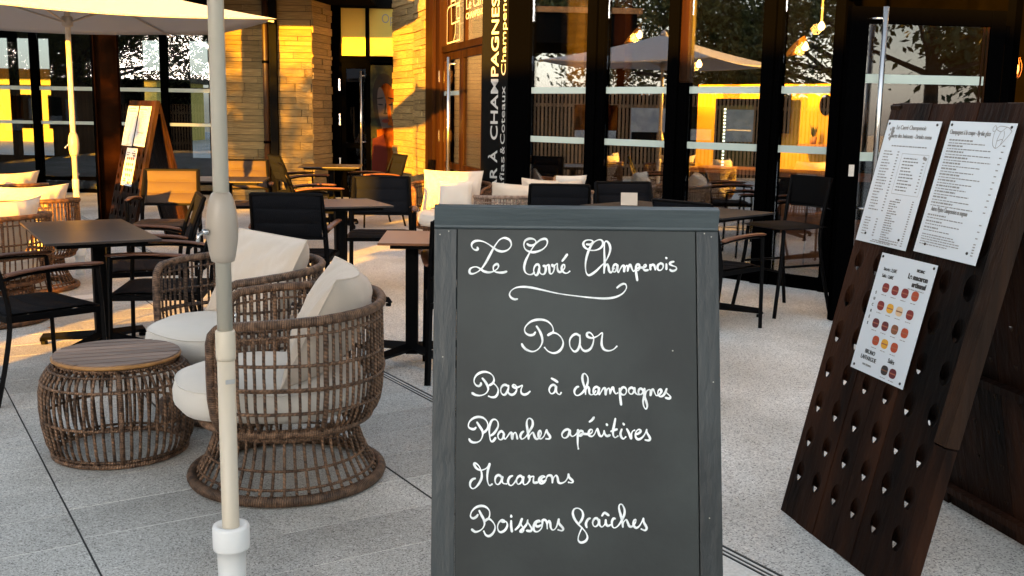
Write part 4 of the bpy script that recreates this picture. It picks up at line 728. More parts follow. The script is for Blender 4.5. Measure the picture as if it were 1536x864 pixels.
MB().box((-.343,-.018,0),(-.05,.20,ZT)).build('corner_post', 'frame_black', gf, bevel=.006)
MB().box((3.245,-.03,0),(3.33,.10,ZT)).build('mullion', 'frame_black', gf, bevel=.003)
bays = [(-.05,.727),(.917,1.669),(1.864,2.62),(2.777,3.245)]
for (a, b) in bays:
    MB().box((a+.001,.028,.11),(b-.001,.036,ZT)).build('pane', 'pane_glass', gf)
    MB().box((a+.001,.0,0),(b-.001,.06,.10)).build('bottom_rail', 'frame_black', gf)
    MB().box((a+.004,.024,1.607),(b-.004,.0262,1.668)).build('safety_band', 'band_film', gf)
    MB().box((a+.004,.024,1.122),(b-.004,.0262,1.182)).build('safety_band', 'band_film', gf)
MB().box((3.332,-.02,2.33),(4.9,.10,2.43)).build('transom', 'frame_black', gf)
MB().box((3.332,.028,2.431),(4.9,.036,ZT)).build('pane', 'pane_glass', gf)
MB().box((4.555,-.04,0),(4.61,.10,2.328)).build('door_jamb', 'frame_black', gf)
MB().box((3.70,-.01,2.431),(3.75,.027,ZT)).build('mullion', 'frame_black', gf)
# column with lettering
tc = thing('lettered_column', 'dark column with white upright lettering BAR À CHAMPAGNES beside the entrance', 'column'); tc.matrix_world = FM
MB().box((-.72,-.02,0),(-.345,.30,ZT)).build('column', 'render_dark', tc)

TM = Matrix(((0,-1,0,0),(0,0,-1,0),(1,0,0,0),(0,0,0,1)))   # text x -> up, y -> left, out -> -y
for w_, a, b in (('BAR',.483,.835),('À',.888,1.018),('CHAMPAGNES',1.128,2.58)): text_fit(w_, a, b, .108, 'lettering_white', tc, Matrix.Translation((-.478,-.0215,0))@TM, .002)
for w_, a, b in (('Ratafias',.346,.956),('&',.984,1.06),('Coteaux',1.086,1.68),('Champenois',1.79,2.73)): text_fit(w_, a, b, .066, 'lettering_white', tc, Matrix.Translation((-.372,-.0215,0))@TM)
# ================================================================== ENTRANCE (bronze double door)
DU = Vector((.61,-2.1,0)).normalized(); DP = Vector((-.96,13.8,0)); DN = Vector((DU.y,-DU.x,0))   # outwards: towards the left
DM = Matrix(((DU.x,-DN.x,0,DP.x),(DU.y,-DN.y,0,DP.y),(0,0,1,0),(0,0,0,1)))
en = thing('bronze_entrance', 'bronze framed entrance with long bar handle and white square emblem above', 'entrance'); en.matrix_world = DM
MB().box((-.90,-.03,0),(-.33,.25,ZT)).build('side_panel', 'frame_bronze', en)
MB().box((-.328,-.06,0),(.18,.10,ZT)).build('frame_post', 'frame_bronze', en)
MB().box((-.20,-.10,0),(-.08,-.061,ZT)).build('frame_edge', 'frame_bronze', en)
MB().box((.181,-.04,2.14),(2.35,.08,2.22)).build('transom', 'frame_bronze', en)
MB().box((.20,.02,2.221),(2.35,.028,ZT)).build('pane', 'pane_bronze', en)
for x in (.46,1.30): MB().box((x,-.02,2.221),(x+.09,.019,ZT)).build('mullion', 'frame_bronze', en)
def door_leaf(x0, x1):
    d = MB().box((x0,-.02,.02),(x0+.09,.03,2.13)).box((x1-.09,-.02,.02),(x1,.03,2.13)).box((x0+.091,-.02,2.04),(x1-.091,.03,2.13)).box((x0+.091,-.02,.02),(x1-.091,.03,.20)).box((x0+.091,-.015,.70),(x1-.091,.025,.78)).build('door', 'frame_bronze', en)
    MB().box((x0+.092,.0,.205),(x1-.092,.008,2.035)).build('pane', 'pane_bronze', d)
    return d
d1 = door_leaf(.19,1.20); d2 = door_leaf(1.21,2.25)
MB().tube([(.87,-.10,.35),(.87,-.10,2.06)], .024, 10).tube([(.87,-.10,.62),(.95,-.02,.62)], .012, 6).tube([(.87,-.10,1.98),(.95,-.02,1.98)], .012, 6).build('bar_handle', 'chrome', en, True)
for z in (.4,1.1,1.85): MB().box((.155,-.075,z-.07),(.178,-.061,z+.07)).build('hinge', 'chrome', en)
MB().box((.28,-.024,1.607),(1.10,-.021,1.66)).build('safety_band', 'band_film', en)
EM = Matrix(((1,0,0,0),(0,0,-1,-.0235),(0,1,0,0),(0,0,0,1)))
mb = MB(EM)
for st in EMBLEM: ribbon(mb, st, .020, 0, 1, 0)
mb.build('emblem', 'lettering_white', en)
text('Le Carré', .165, 'lettering', 'lettering_white', en, EM@Matrix.Translation((1.42,2.57,0)), 'LEFT', 1.62)
text('CHAMPENOIS', .10, 'lettering', 'lettering_white', en, EM@Matrix.Translation((1.42,2.462,0)), 'LEFT', 1.55, .002)
# ================================================================== LEDGESTONE WALLS
def stone_wall(label, a, b, h, th_, seed, split=None):
    A = Vector((*a,0)); B = Vector((*b,0)); U = (B-A).normalized(); L = (B-A).length; N_ = Vector((-U.y,U.x,0))
    t = thing('ledgestone_wall', label, 'stone wall'); t.matrix_world = Matrix(((U.x,N_.x,0,A.x),(U.y,N_.y,0,A.y),(0,0,1,0),(0,0,0,1)))
    MB().box((0,.012,0),(L,th_,h)).build('backing', 'mortar', t)
    rnd = random.Random(seed); unit = [MB().box((0,0,0),(1,1,1)).mesh('stone','stone') for _ in range(1)][0]
    z = 0; cnt = 0; extra = MB()
    while z < h-.02:
        hh = rnd.choice([.055,.07,.09,.12,.10]); x = 0
        while x < L-.01:
            l = min(rnd.uniform(.25,.85), L-x)
            if L-x-l < .06: l = L-x
            if split and x < split < x+l-.01: l = split-x
            d = rnd.uniform(-.024,.006)
            if cnt < 290:
                o = link('stone', unit, t); o.location = (x+.004,d,z+.004); o.scale = (l-.008,.05,min(hh,h-z)-.008); cnt += 1
            else: extra.box((x+.004,d,z+.004),(x+l-.004,.05,min(z+hh,h)-.004))
            x += l
        z += hh
    if extra.v: extra.build('stones', 'stone', t, kind='stuff')
    return t
stone_wall('long ledgestone wall with dappled golden light, behind the brown armchairs', (-4.44,16.2), (-3.09,16.2), 4.2, .3, 1, split=.68)
stone_wall('narrow ledgestone return wall between the drainpipe wall and the portrait door', (-3.09,16.2), (-2.94,17.0), 4.2, .2, 2)
stone_wall('bright yellow sunlit ledgestone pier left of the bronze entrance', (-1.905,16.6), (-1.50,15.72), 4.2, .3, 3)
stone_wall('ledgestone pier face that meets the bronze entrance', (-1.50,15.72), (-1.20,14.70), 4.2, .3, 4)
dp = thing('drainpipe', 'brown vertical drainpipe on the ledgestone wall', 'drainpipe', (-3.78,16.12,0))
MB().lathe([(.045,0),(.045,4.2)], 16).build('pipe', 'pipe_brown', dp, True)
for z in (.9,2.1,3.3): MB().lathe([(.052,z-.02),(.052,z+.02)], 16).build('bracket', 'frame_black', dp, True)
MB().box((.06,-.02,0),(.17,.07,4.2)).build('shadow_gap_post', 'render_dark', dp)
# ================================================================== PORTRAIT DOOR
pd = thing('portrait_door', 'black framed glass door with a large orange portrait poster and panes coloured with a yellow reflection above', 'door')
pd.location = (0,17.1,0)
MB().box((-2.96,-.06,0),(-2.80,.1,4.2)).build('frame', 'frame_black', pd)
MB().box((-2.799,-.05,2.16),(-1.85,.06,2.26)).build('transom', 'frame_black', pd)
MB().box((-2.40,-.05,2.261),(-2.345,.06,3.0)).build('mullion', 'frame_black', pd)
MB().box((-2.799,-.05,3.001),(-1.85,.06,4.2)).build('fascia', 'render_dark', pd)
MB().box((-2.795,.0,2.262),(-2.402,.006,3.0)).build('pane', 'yellow_render_and_reflection', pd); MB().box((-2.343,.0,2.262),(-1.85,.006,3.0)).build('pane', 'yellow_render_and_reflection', pd)  # opaque yellow stands in for light reflected in the transom glass
text('Open', .20, 'window_writing', 'print_grey', pd, Matrix.Translation((-2.15,-.002,2.78))@Matrix.Rotation(PI/2,4,'X'), 'LEFT', .8)
MB().box((-2.798,-.03,.0),(-2.72,.03,2.158)).box((-2.40,-.03,.0),(-2.33,.03,2.158)).box((-2.7195,-.03,2.06),(-2.4005,.03,2.158)).box((-2.7195,-.03,0),(-2.4005,.03,.14)).box((-2.7195,-.03,.80),(-2.4005,.03,.88)).build('door', 'frame_black', pd)
MB().box((-2.719,.0,.141),(-2.401,.006,2.058)).build('pane', 'pane_dark', pd)
MB().tube([(-2.47,-.10,.35),(-2.47,-.10,2.02)], .02, 10).tube([(-2.47,-.10,.9),(-2.38,-.03,.9)], .01, 6).tube([(-2.47,-.10,1.95),(-2.38,-.03,1.95)], .01, 6).build('bar_handle', 'chrome', pd, True)
for z in (.55,1.25,1.8): MB().box((-2.83,-.075,z-.09),(-2.805,-.061,z+.09)).build('hinge', 'chrome', pd)
ps = MB().box((-2.329,-.012,.02),(-1.85,-.004,2.12)).build('poster', 'poster_green', pd)
def disc(mb, cx_, cz, rx, rz_, y, a0=0, n=28, rot=0):
    P = []
    for t_ in range(n):
        a = -2*PI*t_/n+a0; x = rx*math.cos(a); z = rz_*math.sin(a); P.append((cx_+x*math.cos(rot)-z*math.sin(rot), y, cz+x*math.sin(rot)+z*math.cos(rot)))
    mb.poly(P)
mb = MB(); disc(mb,-2.07,1.50,.22,.50,-.0125,rot=.12); mb.build('hair_print','poster_dark',ps)
mb = MB(); disc(mb,-2.04,1.44,.155,.40,-.0130,rot=.12); mb.poly([(-2.23,-.0131,1.1),(-1.96,-.0131,1.15),(-1.93,-.0131,.7),(-2.05,-.0131,.35),(-2.2,-.0131,.6)]); mb.build('face_print','poster_skin',ps)
mb = MB(); disc(mb,-2.135,1.42,.075,.36,-.01305,rot=.12); disc(mb,-1.93,1.30,.06,.25,-.01306,rot=.2); disc(mb,-2.05,1.12,.10,.05,-.01307); mb.build('shade_print','poster_shade',ps)
mb = MB(); disc(mb,-2.17,1.50,.045,.012,-.0136,rot=-.1); disc(mb,-2.00,1.50,.045,.012,-.0137,rot=.1); disc(mb,-2.17,1.60,.055,.012,-.0138,rot=.15); disc(mb,-2.00,1.60,.055,.012,-.0139,rot=-.2); disc(mb,-2.09,1.36,.035,.014,-.0140); mb.poly([(-2.075,-.0141,1.52),(-2.09,-.0141,1.52),(-2.11,-.0141,1.37),(-2.085,-.0141,1.37)]); mb.build('feature_print','poster_dark',ps)
mb = MB(); disc(mb,-2.085,1.24,.060,.030,-.0143); mb.poly([(-2.30,-.0144,.95),(-2.12,-.0144,1.02),(-2.05,-.0144,.7),(-2.15,-.0144,.1),(-2.32,-.0144,.1)]); mb.build('lips_and_dress_print','poster_red',ps)
# ================================================================== REAR GLASS FACADE (left) + steel column + roof
rg = thing('rear_glass_facade', 'wide glass facade at the far left with slim black mullions and two safety bands', 'glass facade', (0,17.1,0))
xs = [-15.5,-13.55,-11.6,-9.66,-7.77,-5.69,-4.58]
for x in xs: MB().box((x,-.06,0),(x+.11,.06,3.02)).build('mullion', 'frame_black', rg)
for a, b in zip(xs[:-1], xs[1:]):
    MB().box((a+.111,-.004,.26),(b-.001,.004,3.02)).build('pane', 'pane_glass_soft', rg)
    MB().box((a+.111,-.04,0),(b-.001,.04,.06)).build('bottom_rail', 'frame_black', rg)
    MB().box((a+.111,-.003,.061),(b-.001,.003,.199)).build('low_pane', 'pane_glass_soft', rg)
    MB().box((a+.111,-.04,.20),(b-.001,.04,.259)).build('mid_rail', 'frame_black', rg)
    MB().box((a+.112,-.0075,1.64),(b-.002,-.0045,1.70)).build('safety_band', 'band_film', rg)
    MB().box((a+.112,-.0075,1.10),(b-.002,-.0045,1.15)).build('safety_band', 'band_film', rg)
MB().box((-4.469,-.3,0),(-4.45,.1,3.02)).build('end_post', 'frame_black', rg)
# far side of the same glass building: dark wall with window openings to the sky
rb = thing('lobby_back_wall', 'dark rear wall with tall window openings seen through the left glass facade', 'wall', (0,22.0,0))
ops = [(-18.9,-18.2),(-16.6,-15.9),(-14.3,-13.6),(-12.9,-12.1),(-11.25,-10.47),(-10.35,-9.62),(-7.75,-7.2),(-6.78,-6.35)]
edges = [-20]+[v for o_ in ops for v in o_]+[-3.2]
for i in range(0, len(edges), 2): MB().box((edges[i],0,0),(edges[i+1],.2,3.4)).build('wall_pier', 'render_dark', rb)
for (a, b) in ops:
    MB().box((a,0,2.75),(b,.2,3.4)).build('lintel', 'render_dark', rb); MB().box((a,.05,1.72),(b,.12,1.80)).build('rail', 'frame_black', rb)
    MB().box((a,0,0),(b,.2,.35)).build('parapet', 'render_dark', rb)
MB().box((-20,17.3,-.001),(-3.2,23,.004)).build('floor', 'interior_floor', None, kind='structure')
MB().box((-20,17.17,3.35),(-3.2,22.3,3.5)).build('ceiling', 'render_dark', None, kind='structure')
sc = thing('steel_column', 'rust brown steel column standing free in front of the left glass facade', 'column', (-5.02,13.1,0), R(8))
MB().box((-.14,-.012,0),(.14,.012,3.02)).box((-.14,-.10,0),(-.128,-.0125,3.02)).box((.128,-.10,0),(.14,-.0125,3.02)).build('column_face', 'rust_steel', sc)
MB().box((-.20,-.16,0),(.20,.10,.012)).build('base_plate', 'frame_black', sc)
MB().box((-.165,-.105,0),(-.143,.03,3.02)).build('shadow_edge', 'frame_black', sc)
ro = thing('canopy_roof', 'dark flat canopy roof over the left facade', 'roof')
MB().box((-16,13.0,3.03),(-2.2,17.0,3.22)).build('soffit', 'render_dark', ro); MB().box((-16,12.94,3.0),(-2.2,12.999,3.30)).build('fascia', 'wood_orange', ro)
# ================================================================== INTERIOR behind the glass front (local frame FM)
def inbox(name, lo, hi, m, kind=None, parent=None, **kw):
    o = MB(FM).box(lo, hi).build(name, m, parent, **kw)
    if kind: o['kind'] = kind
    return o
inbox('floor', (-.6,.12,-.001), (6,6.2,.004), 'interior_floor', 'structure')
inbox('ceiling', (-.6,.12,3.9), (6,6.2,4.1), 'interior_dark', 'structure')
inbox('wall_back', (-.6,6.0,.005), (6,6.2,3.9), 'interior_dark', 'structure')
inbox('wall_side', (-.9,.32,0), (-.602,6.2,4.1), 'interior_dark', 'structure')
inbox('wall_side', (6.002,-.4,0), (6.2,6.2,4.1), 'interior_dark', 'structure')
yw = inbox('yellow_wall', (-.36,3.5,.75), (1.66,3.6,1.80), 'yellow_wall', label='glowing yellow wall of the bar behind the right-hand panes', cat='wall')
pw_ = thing('wine_fridge', 'black upright wine fridge with a dotted light strip inside the bar', 'fridge'); pw_.matrix_world = FM @ Matrix.Translation((.16,0,0))
MB().box((.0,3.10,.45),(.05,3.48,1.62)).box((.53,3.10,.45),(.58,3.48,1.62)).box((.051,3.10,1.55),(.529,3.48,1.62)).box((.051,3.10,.45),(.529,3.48,.55)).box((.051,3.4,.551),(.529,3.48,1.549)).build('cabinet','frame_black',pw_)
MB().box((.052,3.115,.552),(.528,3.12,1.548)).build('door_glass','fridge_glass',pw_)
mb = MB()
for i in range(22): mb.box((.12,3.108,.60+i*.042),(.145,3.1145,.622+i*.042))
mb.build('light_strip','led',pw_)
for i in range(3): MB().box((.17,3.112,.80+i*.22),(.50,3.1148,.815+i*.22)).build('shelf','print_grey',pw_)
fr2 = thing('wall_frame','small black framed board beside the fridge, in front of the yellow wall','frame'); fr2.matrix_world = FM @ Matrix.Translation((.14,0,0))
MB().box((.60,3.3,1.22),(.64,3.34,1.70)).box((.86,3.3,1.22),(.90,3.34,1.70)).box((.641,3.3,1.66),(.859,3.34,1.70)).box((.641,3.3,1.22),(.859,3.34,1.26)).build('frame','frame_black',fr2)
MB().box((.641,3.32,1.261),(.859,3.33,1.659)).build('backing','interior_dark',fr2)
for i, (x, z, lab) in enumerate([(1.40,1.56,'left black oval mirror on the yellow wall inside the bar'),(1.60,1.53,'right black oval mirror at the edge of the yellow wall')]):
    mb = MB(FM); P = [(x+.075*math.cos(2*PI*t/24), 3.485, z+.12*math.sin(2*PI*t/24)) for t in range(24)]; Q = [(p[0],3.4985,p[2]) for p in P]
    k = mb.pts(P+Q); mb.f.append(tuple(range(k,k+24))); mb.uv.append(None)
    for t in range(24): u = (t+1)%24; mb.f.append((k+t,k+u,k+24+u,k+24+t)); mb.uv.append(None)
    mb.build('oval_mirror','frame_black',None,label=lab,cat='mirror')
sh = inbox('wall_shelf', (1.18,3.30,1.075), (1.66,3.49,1.11), 'wood_orange', label='orange wooden shelf with plants in front of the yellow wall', cat='shelf')
def plant(x, y, z, lab, seed):
    t = thing('potted_plant', lab, 'plant'); t.matrix_world = FM @ Matrix.Translation((x,y,z))
    MB().lathe([(.035,0),(.045,.08)],12).build('pot','wood_orange',t,True); mb = MB(); r = random.Random(seed)
    for i in range(46):
        a = r.uniform(0,6.28); l = r.uniform(.05,.16); e = r.uniform(.02,.07)
        x1 = math.cos(a)*e; y1 = math.sin(a)*e
        mb.poly([(0,0,.07),(x1*.6-.006*math.sin(a),y1*.6+.006*math.cos(a),.07+l*.6),(x1,y1,.07+l),(x1*.6+.006*math.sin(a),y1*.6-.006*math.cos(a),.07+l*.6)])
    mb.build('leaves','plant_green',t,kind='stuff')
plant(1.33,3.38,1.112,'bushy plant on the orange shelf left of the jars',1); plant(1.55,3.38,1.112,'dark plant at the right end of the orange shelf',2)
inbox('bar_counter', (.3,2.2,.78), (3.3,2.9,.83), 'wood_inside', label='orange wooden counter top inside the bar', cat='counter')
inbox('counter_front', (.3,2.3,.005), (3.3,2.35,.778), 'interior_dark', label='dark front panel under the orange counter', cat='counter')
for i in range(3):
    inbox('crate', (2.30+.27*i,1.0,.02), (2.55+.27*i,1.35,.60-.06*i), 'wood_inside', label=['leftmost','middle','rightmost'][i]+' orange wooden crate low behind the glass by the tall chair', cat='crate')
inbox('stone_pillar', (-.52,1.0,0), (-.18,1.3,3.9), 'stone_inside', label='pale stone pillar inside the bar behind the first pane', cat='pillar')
# pendants
def pendant(x, y, z, lab, lit=True, dish=True):
    t = thing('pendant_lamp', lab, 'lamp', (0,0,0), 0, 'pendant lamps inside the bar'); t.matrix_world = FM @ Matrix.Translation((x,y,z))
    MB().tube([(0,0,.03),(0,0,3.9-z)], .004, 5).build('cord','frame_black',t)
    if dish:
        q = MB(Matrix.Translation((-.10,.03,.0))@Matrix.Rotation(R(-38),4,'Y')@Matrix.Rotation(R(35),4,'X')); q.lathe([(.008,-.045),(.07,-.03),(.12,.0),(.128,.02),(.122,.02),(.066,-.022),(.004,-.036)],28).build('dish','lamp_gold',t,True)
    MB().lathe([(.008,.05),(.022,.03),(.034,0),(.022,-.03),(.006,-.036)],14).build('bulb','bulb',t,True)
    l = bpy.data.lights.new('lamp','POINT'); l.energy = .9; l.color = (1,.45,.08); l.shadow_soft_size = .05
    lo = bpy.data.objects.new('bulb_light', l); C.objects.link(lo); lo.parent = t; lo.location = (-.02,-.07,-.03)
mat('lamp_gold', (.55,.26,.03), .4, .3)
pendant(.33,1.3,2.25,'left pendant lamp with a golden dish above the white parasol reflection')
pendant(2.28,1.3,2.07,'right pendant lamp with a golden dish')
pendant(2.33,1.5,2.27,'bare bulb on a bright stem above the right golden dish', dish=False)
pendant(.50,2.2,1.98,'small bulb below the left golden dish', dish=False)
MB(FM).tube([(2.33,1.5,2.31),(2.33,1.5,2.56)], .011, 8).build('lamp_stem','lettering_white', None, label='white stem right over the bare bulb', cat='lamp stem')
# unseen spot added inside the bar to brighten the yellow wall
t = thing('wall_fill_spot', 'unseen warm spot added inside the bar to brighten the yellow wall', 'lamp'); t.matrix_world = FM @ Matrix.Translation((.65,1.5,2.7))
MB().lathe([(.04,0),(.05,.10)],12).build('can','frame_black',t,True); MB().lathe([(.03,-.004),(.03,-.001)],12).build('bulb','bulb',t,True)
l = bpy.data.lights.new('lamp','SPOT'); l.energy = 120; l.color = (1,.52,.06); l.spot_size = R(84); l.shadow_soft_size = .04; l.spot_blend = .6
lo = bpy.data.objects.new('spot_light', l); C.objects.link(lo); lo.parent = t; lo.location = (0,0,-.02); lo.rotation_euler = (R(57),0,0)
# orange caged lamp in the dark room right of the open door
cg = thing('caged_lamp', 'small orange lamp in a wire cage in the dark at the right edge', 'lamp'); cg.matrix_world = FM @ Matrix.Translation((4.19,1.3,1.84))
mb = MB()
for i in range(10):
    a = 2*PI*i/10; mb.tube([(r*math.cos(a), r*math.sin(a), z) for r, z in ((.03,.09),(.05,.04),(.055,-.01),(.045,-.06),(.03,-.075))], .003, 4)
mb.build('cage','wood_orange',cg); MB().lathe([(.008,.05),(.03,.02),(.036,-.01),(.02,-.045)],14).build('bulb','bulb_orange',cg,True); MB().tube([(0,0,.09),(0,0,2.1)],.004,5).build('cord','frame_black',cg)
l = bpy.data.lights.new('lamp','POINT'); l.energy = .4; l.color = (1,.35,.06); lo = bpy.data.objects.new('bulb_light', l); C.objects.link(lo); lo.parent = cg; lo.location = (0,-.1,0)
# bronze entrance room and portrait door room: dark boxes behind
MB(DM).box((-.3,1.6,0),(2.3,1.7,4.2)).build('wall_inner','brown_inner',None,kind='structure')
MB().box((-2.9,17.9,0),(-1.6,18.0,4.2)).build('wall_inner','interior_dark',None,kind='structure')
# ================================================================== OPEN GLASS DOOR
F0 = Vector((2.27,7.27,0)); F1_ = Vector((3.37,7.43,0)); du = (F1_-F0).normalized(); dn = Vector((-du.y,du.x,0))
OM = Matrix(((du.x,dn.x,0,F0.x),(du.y,dn.y,0,F0.y),(0,0,1,0),(0,0,0,1))); WL = (F1_-F0).length
od = thing('open_glass_door', 'open black framed glass door with a long steel pull bar, right of the glass front', 'door'); od.matrix_world = OM
MB().box((0,-.025,.02),(.11,.025,2.16)).build('frame','frame_black',od,bevel=.003); MB().box((WL-.11,-.025,.02),(WL,.025,2.16)).build('frame','frame_black',od,bevel=.003)
MB().box((.1105,-.025,2.05),(WL-.1105,.025,2.16)).build('frame','frame_black',od,bevel=.003); MB().box((.1105,-.025,.02),(WL-.1105,.025,.20)).build('frame','frame_black',od)
MB().box((-.022,-.03,.005),(-.002,.035,2.17)).build('edge_seal','frame_black',od)
MB().box((.111,-.004,.201),(WL-.111,.004,2.049)).build('pane','pane_door',od)
MB().box((.112,-.0075,1.655),(WL-.112,-.0045,1.715)).build('safety_band','band_film',od)
MB().box((.112,-.0075,1.125),(WL-.112,-.0045,1.185)).build('safety_band','band_film',od)
for k, x in enumerate((WL-.155,WL-.125)): MB().box((x,-.012,.201),(x+.012,-.0045,2.049)).build('glazing_bead','frame_bronze',od)
MB().tube([(.19,-.09,.55),(.19,-.09,2.155)], .019, 12).tube([(.19,-.09,.8),(.10,-.02,.8)], .009, 6).tube([(.19,-.09,2.08),(.10,-.02,2.08)], .009, 6).build('pull_bar','chrome',od,True)
MB().box((.03,-.034,1.02),(.07,-.0255,1.10)).build('lock_plate','chrome',od)
for z in (.3,1.2,2.0): MB().lathe([(.014,z-.06),(.014,z+.06)],8,(WL+.016,-.02,0)).build('hinge','frame_black',od,True)
# ================================================================== THINGS OFF FRAME that shade the terrace or show in the glass
SD = Vector((math.sin(SUN_AZ), math.cos(SUN_AZ), 0)); SQ = Vector((SD.y, -SD.x, 0))
SM = Matrix(((SQ.x,SD.x,0,0),(SQ.y,SD.y,0,0),(0,0,1,0),(0,0,0,1)))     # x across the light, y along it
nb = thing('shade_building', 'unseen grey pavilion added behind the viewer to keep the near terrace in shade', 'building'); nb.matrix_world = SM  # out-of-view building added to block the low sun from the foreground
MB().box((-3.9,-24,0),(26,-16,4.45)).build('wall','shade_building_wall',nb)
MB().box((-4.0,-24.2,4.452),(26.2,-15.8,4.6)).build('roof','render_dark',nb)
for i in range(9):
    wd = MB().box((-3.2+3.1*i,-15.99,.8),(-1.2+3.1*i,-15.95,3.2)).build('window','frame_black',nb)
def slat_fence(label, a, b, h, step=.085, wdt=.05):
    A = Vector((*a,0)); B = Vector((*b,0)); U = (B-A).normalized(); L = (B-A).length; N_ = Vector((-U.y,U.x,0))
    t = thing('slat_fence', label, 'fence'); t.matrix_world = Matrix(((U.x,N_.x,0,A.x),(U.y,N_.y,0,A.y),(0,0,1,0),(0,0,0,1)))
    me = MB().box((0,0,.05),(wdt,.022,h)).mesh('slat','fence_wood'); n = int(L/step)
    for i in range(n):
        o = link('slat', me, t); o.location = (i*step,0,random.uniform(-.004,.004))
    for z in (.25,h-.3): MB().box((0,.0235,z),(L,.06,z+.07)).build('rail','fence_wood',t)
    MB().box((0,.062,.05),(L,.068,h-.02)).build('backing_board','interior_dark',t)
    return t, L
slat_fence('unseen slat fence added behind the viewer for shade, first length after the gap', (SQ*-4.85+SD*-2)[:2], (SQ*-5.75+SD*-2)[:2], 1.48)  # added out of view; height and ends set to shape the low shade
slat_fence('unseen lower slat length added behind the viewer, letting sun onto the left armchairs', (SQ*-5.77+SD*-2)[:2], (SQ*-7.3+SD*-2)[:2], 1.18)  # no gate: fence cut lower so the sun reaches the left armchairs
slat_fence('long unseen slat fence added behind the viewer for shade, beyond the lower length', (SQ*-7.32+SD*-2)[:2], (SQ*-12+SD*-2)[:2], 1.48)  # added out of view to keep the floor and chair legs shaded
slat_fence('short unseen slat screen added behind the viewer for shade, before the gap', (SQ*-3.8+SD*-2)[:2], (SQ*-4.42+SD*-2)[:2], 1.48)  # added obstacle; the gap beside it leaves a sunlit strip on the floor
fn, Lf = slat_fence('vertical slat fence with posters that shows in the glass front', (-12.0,1.9), (-12.35,15.0), 1.85)
for i, (x, z, wd, h, m, lab) in enumerate([(6.2,.75,.95,.85,'poster_skin','orange toned picture hung on the slat fence, first from the terrace end'),(5.1,.75,.8,.8,'poster_grey','grey building photograph second on the slat fence'),(4.1,.85,.75,.75,'poster_green','green photograph third on the slat fence'),(3.2,.85,.65,.7,'poster_grey','grey photograph last on the slat fence')]):
    p_ = MB().box((x,-.05,z),(x+wd,-.03,z+h)).build('picture_panel', m, None, label=lab, cat='picture'); p_.matrix_world = fn.matrix_world.copy()
    mb = MB(); mb.box((.02+x,-.054,z+.02),(x+wd-.02,-.0505,z+h*.35)); mb.build('picture_foreground','poster_grey' if i != 1 else 'poster_dark', p_)
kiosk = thing('kiosk_roof','dark flat kiosk roof with a lit timber edge that shows in the glass front','roof')
MB().box((-16.5,7.7,2.92),(-12.35,13.4,3.56)).build('roof_slab','render_dark',kiosk); MB().box((-16.6,7.6,3.561),(-12.25,13.5,3.68)).build('fascia','wood_orange',kiosk)
for y_ in (7.9,12.9): MB().box((-12.75,y_,0),(-12.6,y_+.15,2.919)).build('post','rust_steel',kiosk)
def tree(label, loc, h, cr, nleaf, seed, trunk_r=.14, flat=.75, leaf=.07, z0=.38, clump=(.16,.34)):
    rnd = random.Random(seed); t = thing('leafy_tree', label, 'tree', loc)
    mb = MB(); mb.tube(smooth_line([(0,0,0),(.08,.03,h*.2),(-.05,.06,h*.42),(.03,-.04,h*.7)],4), [trunk_r*(1-.05*i) for i in range(13)], 8)
    tips = []
    for i in range(16):
        zz = h*rnd.uniform(z0,.68); a = rnd.uniform(0,2*PI); l = cr*rnd.uniform(.55,1.0); e = rnd.uniform(.15,.8)
        p0 = Vector((0,0,zz)); p1 = p0+Vector((math.cos(a)*l*.5,math.sin(a)*l*.5,l*e*.4)); p2 = p0+Vector((math.cos(a+.3)*l,math.sin(a+.3)*l,l*e*.85))
        mb.tube([p0,p1,p2], [trunk_r*.38,trunk_r*.22,.012], 5); tips += [p1.lerp(p2,.4),p2]
        for k in range(3):
            b = a+rnd.uniform(-1,1); q = p1+Vector((math.cos(b)*l*.5,math.sin(b)*l*.5,rnd.uniform(-.1,.5)*l)); mb.tube([p1,q],[trunk_r*.15,.008],4); tips.append(q)
    mb.build('trunk','bark',t)
    lf = MB(); per = nleaf//len(tips)
    for tp in tips:
        rr = cr*rnd.uniform(*clump)
        for k in range(per):
            d = Vector((rnd.gauss(0,1),rnd.gauss(0,1),rnd.gauss(0,.75)))*rr*.62; c = tp+d; s_ = leaf*rnd.uniform(.6,1.3)
            u_ = Vector((rnd.gauss(0,1),rnd.gauss(0,1),rnd.gauss(0,1))).normalized(); v_ = u_.orthogonal().normalized()
            lf.poly([c-u_*s_, c+v_*s_*.45, c+u_*s_, c-v_*s_*.45])
    lf.build('crown','leaf',t,kind='stuff'); return t
tree('sparse young tree far behind the viewer that dapples the stone wall', tuple((SQ*-8.35+SD*-6)), 5.4, 1.7, 2600, 5, .08, leaf=.085, z0=.36, clump=(.07,.17))
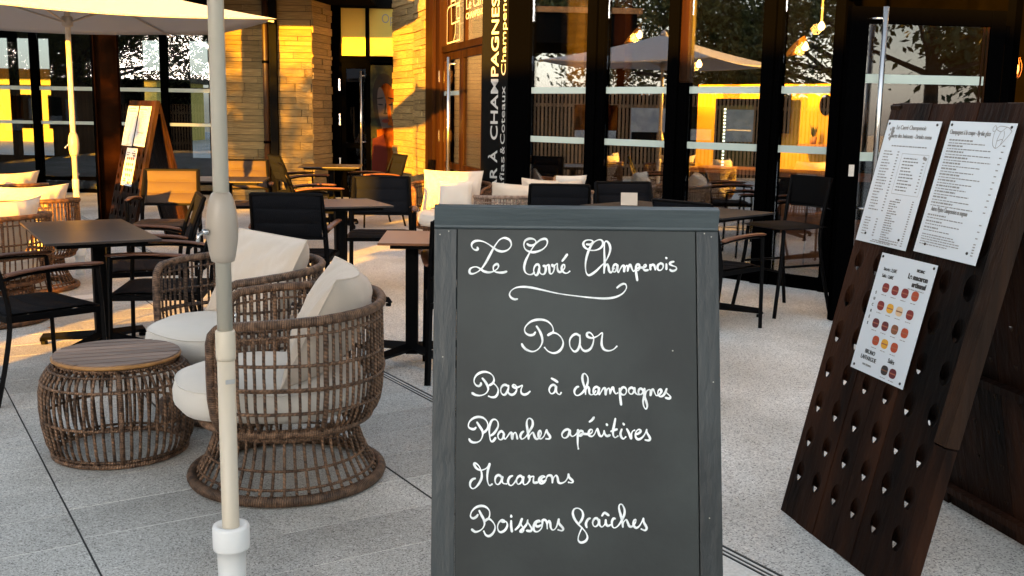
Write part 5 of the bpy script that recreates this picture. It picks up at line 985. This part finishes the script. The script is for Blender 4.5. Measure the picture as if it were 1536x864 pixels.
tree('broad leafy tree that shows in the right panes of the glass front', (-17.5,1.2,0), 8.4, 3.8, 15000, 11, .22, leaf=.10, z0=.14)
tree('second broad leafy tree left of the terrace, next to the slat fence', (-19.5,5.4,0), 7.6, 3.2, 11000, 12, .20, leaf=.10, z0=.14)
tree('tall leafy tree beyond the slat fence, farthest to the rear', (-15.5,-3.6,0), 8.6, 3.6, 11000, 13, .22, leaf=.10, z0=.14)
tree('leafy tree beyond the kiosk roof', (-21.5,9.8,0), 8.2, 3.2, 15000, 14, .20, leaf=.10, z0=.3)
for i, (x, y, h_) in enumerate([(-21,-22,10.5),(-27,-26,11.5),(-33,-24,10.0)]):
    tree(['nearest','middle','farthest'][i]+' of three tall trees behind the viewer mirrored in the left glass facade', (x,y,0), h_, 4.3, 9000, 30+i, .25, leaf=.16, z0=.25)
tree('broad tree right of the viewer that shows in the open glass door', (15.5,-9.0,0), 9.0, 3.6, 9000, 40, .22, leaf=.13, z0=.25)
hg = thing('tall_hedge','long dark hedge added behind the viewer to hide bright sky in the glass','hedge')  # unseen hedge added to block bright sky from the mirrored view
MB().box((-48,-31,0),(-17,-30,3.0)).build('hedge_core','render_dark',hg); rh = random.Random(9); mb = MB()
for k in range(5000):
    c_ = Vector((rh.uniform(-48,-17), -30+rh.gauss(.1,.2), rh.uniform(0,3.5))); u_ = Vector((rh.gauss(0,1),rh.gauss(0,1),rh.gauss(0,1))).normalized()*.16; v_ = u_.orthogonal().normalized()*.09
    mb.poly([c_-u_,c_+v_,c_+u_,c_-v_])
mb.build('hedge_leaves','leaf',hg,kind='stuff')
# yellow house beyond the lobby
yh = thing('yellow_house', 'sunny yellow house with dark windows seen through the far left glass', 'house', (-20.5,40,0))
MB().box((-6,0,0),(7.0,6,2.35)).build('wall','yellow_render_and_reflection',yh); MB().box((-6.4,-.4,2.351),(7.4,6.4,2.7)).build('roof','frame_bronze',yh)
for i in range(9): MB().box((-5.2+1.35*i,-.05,.5),(-4.5+1.35*i,-.002,1.75)).build('window','frame_black',yh)
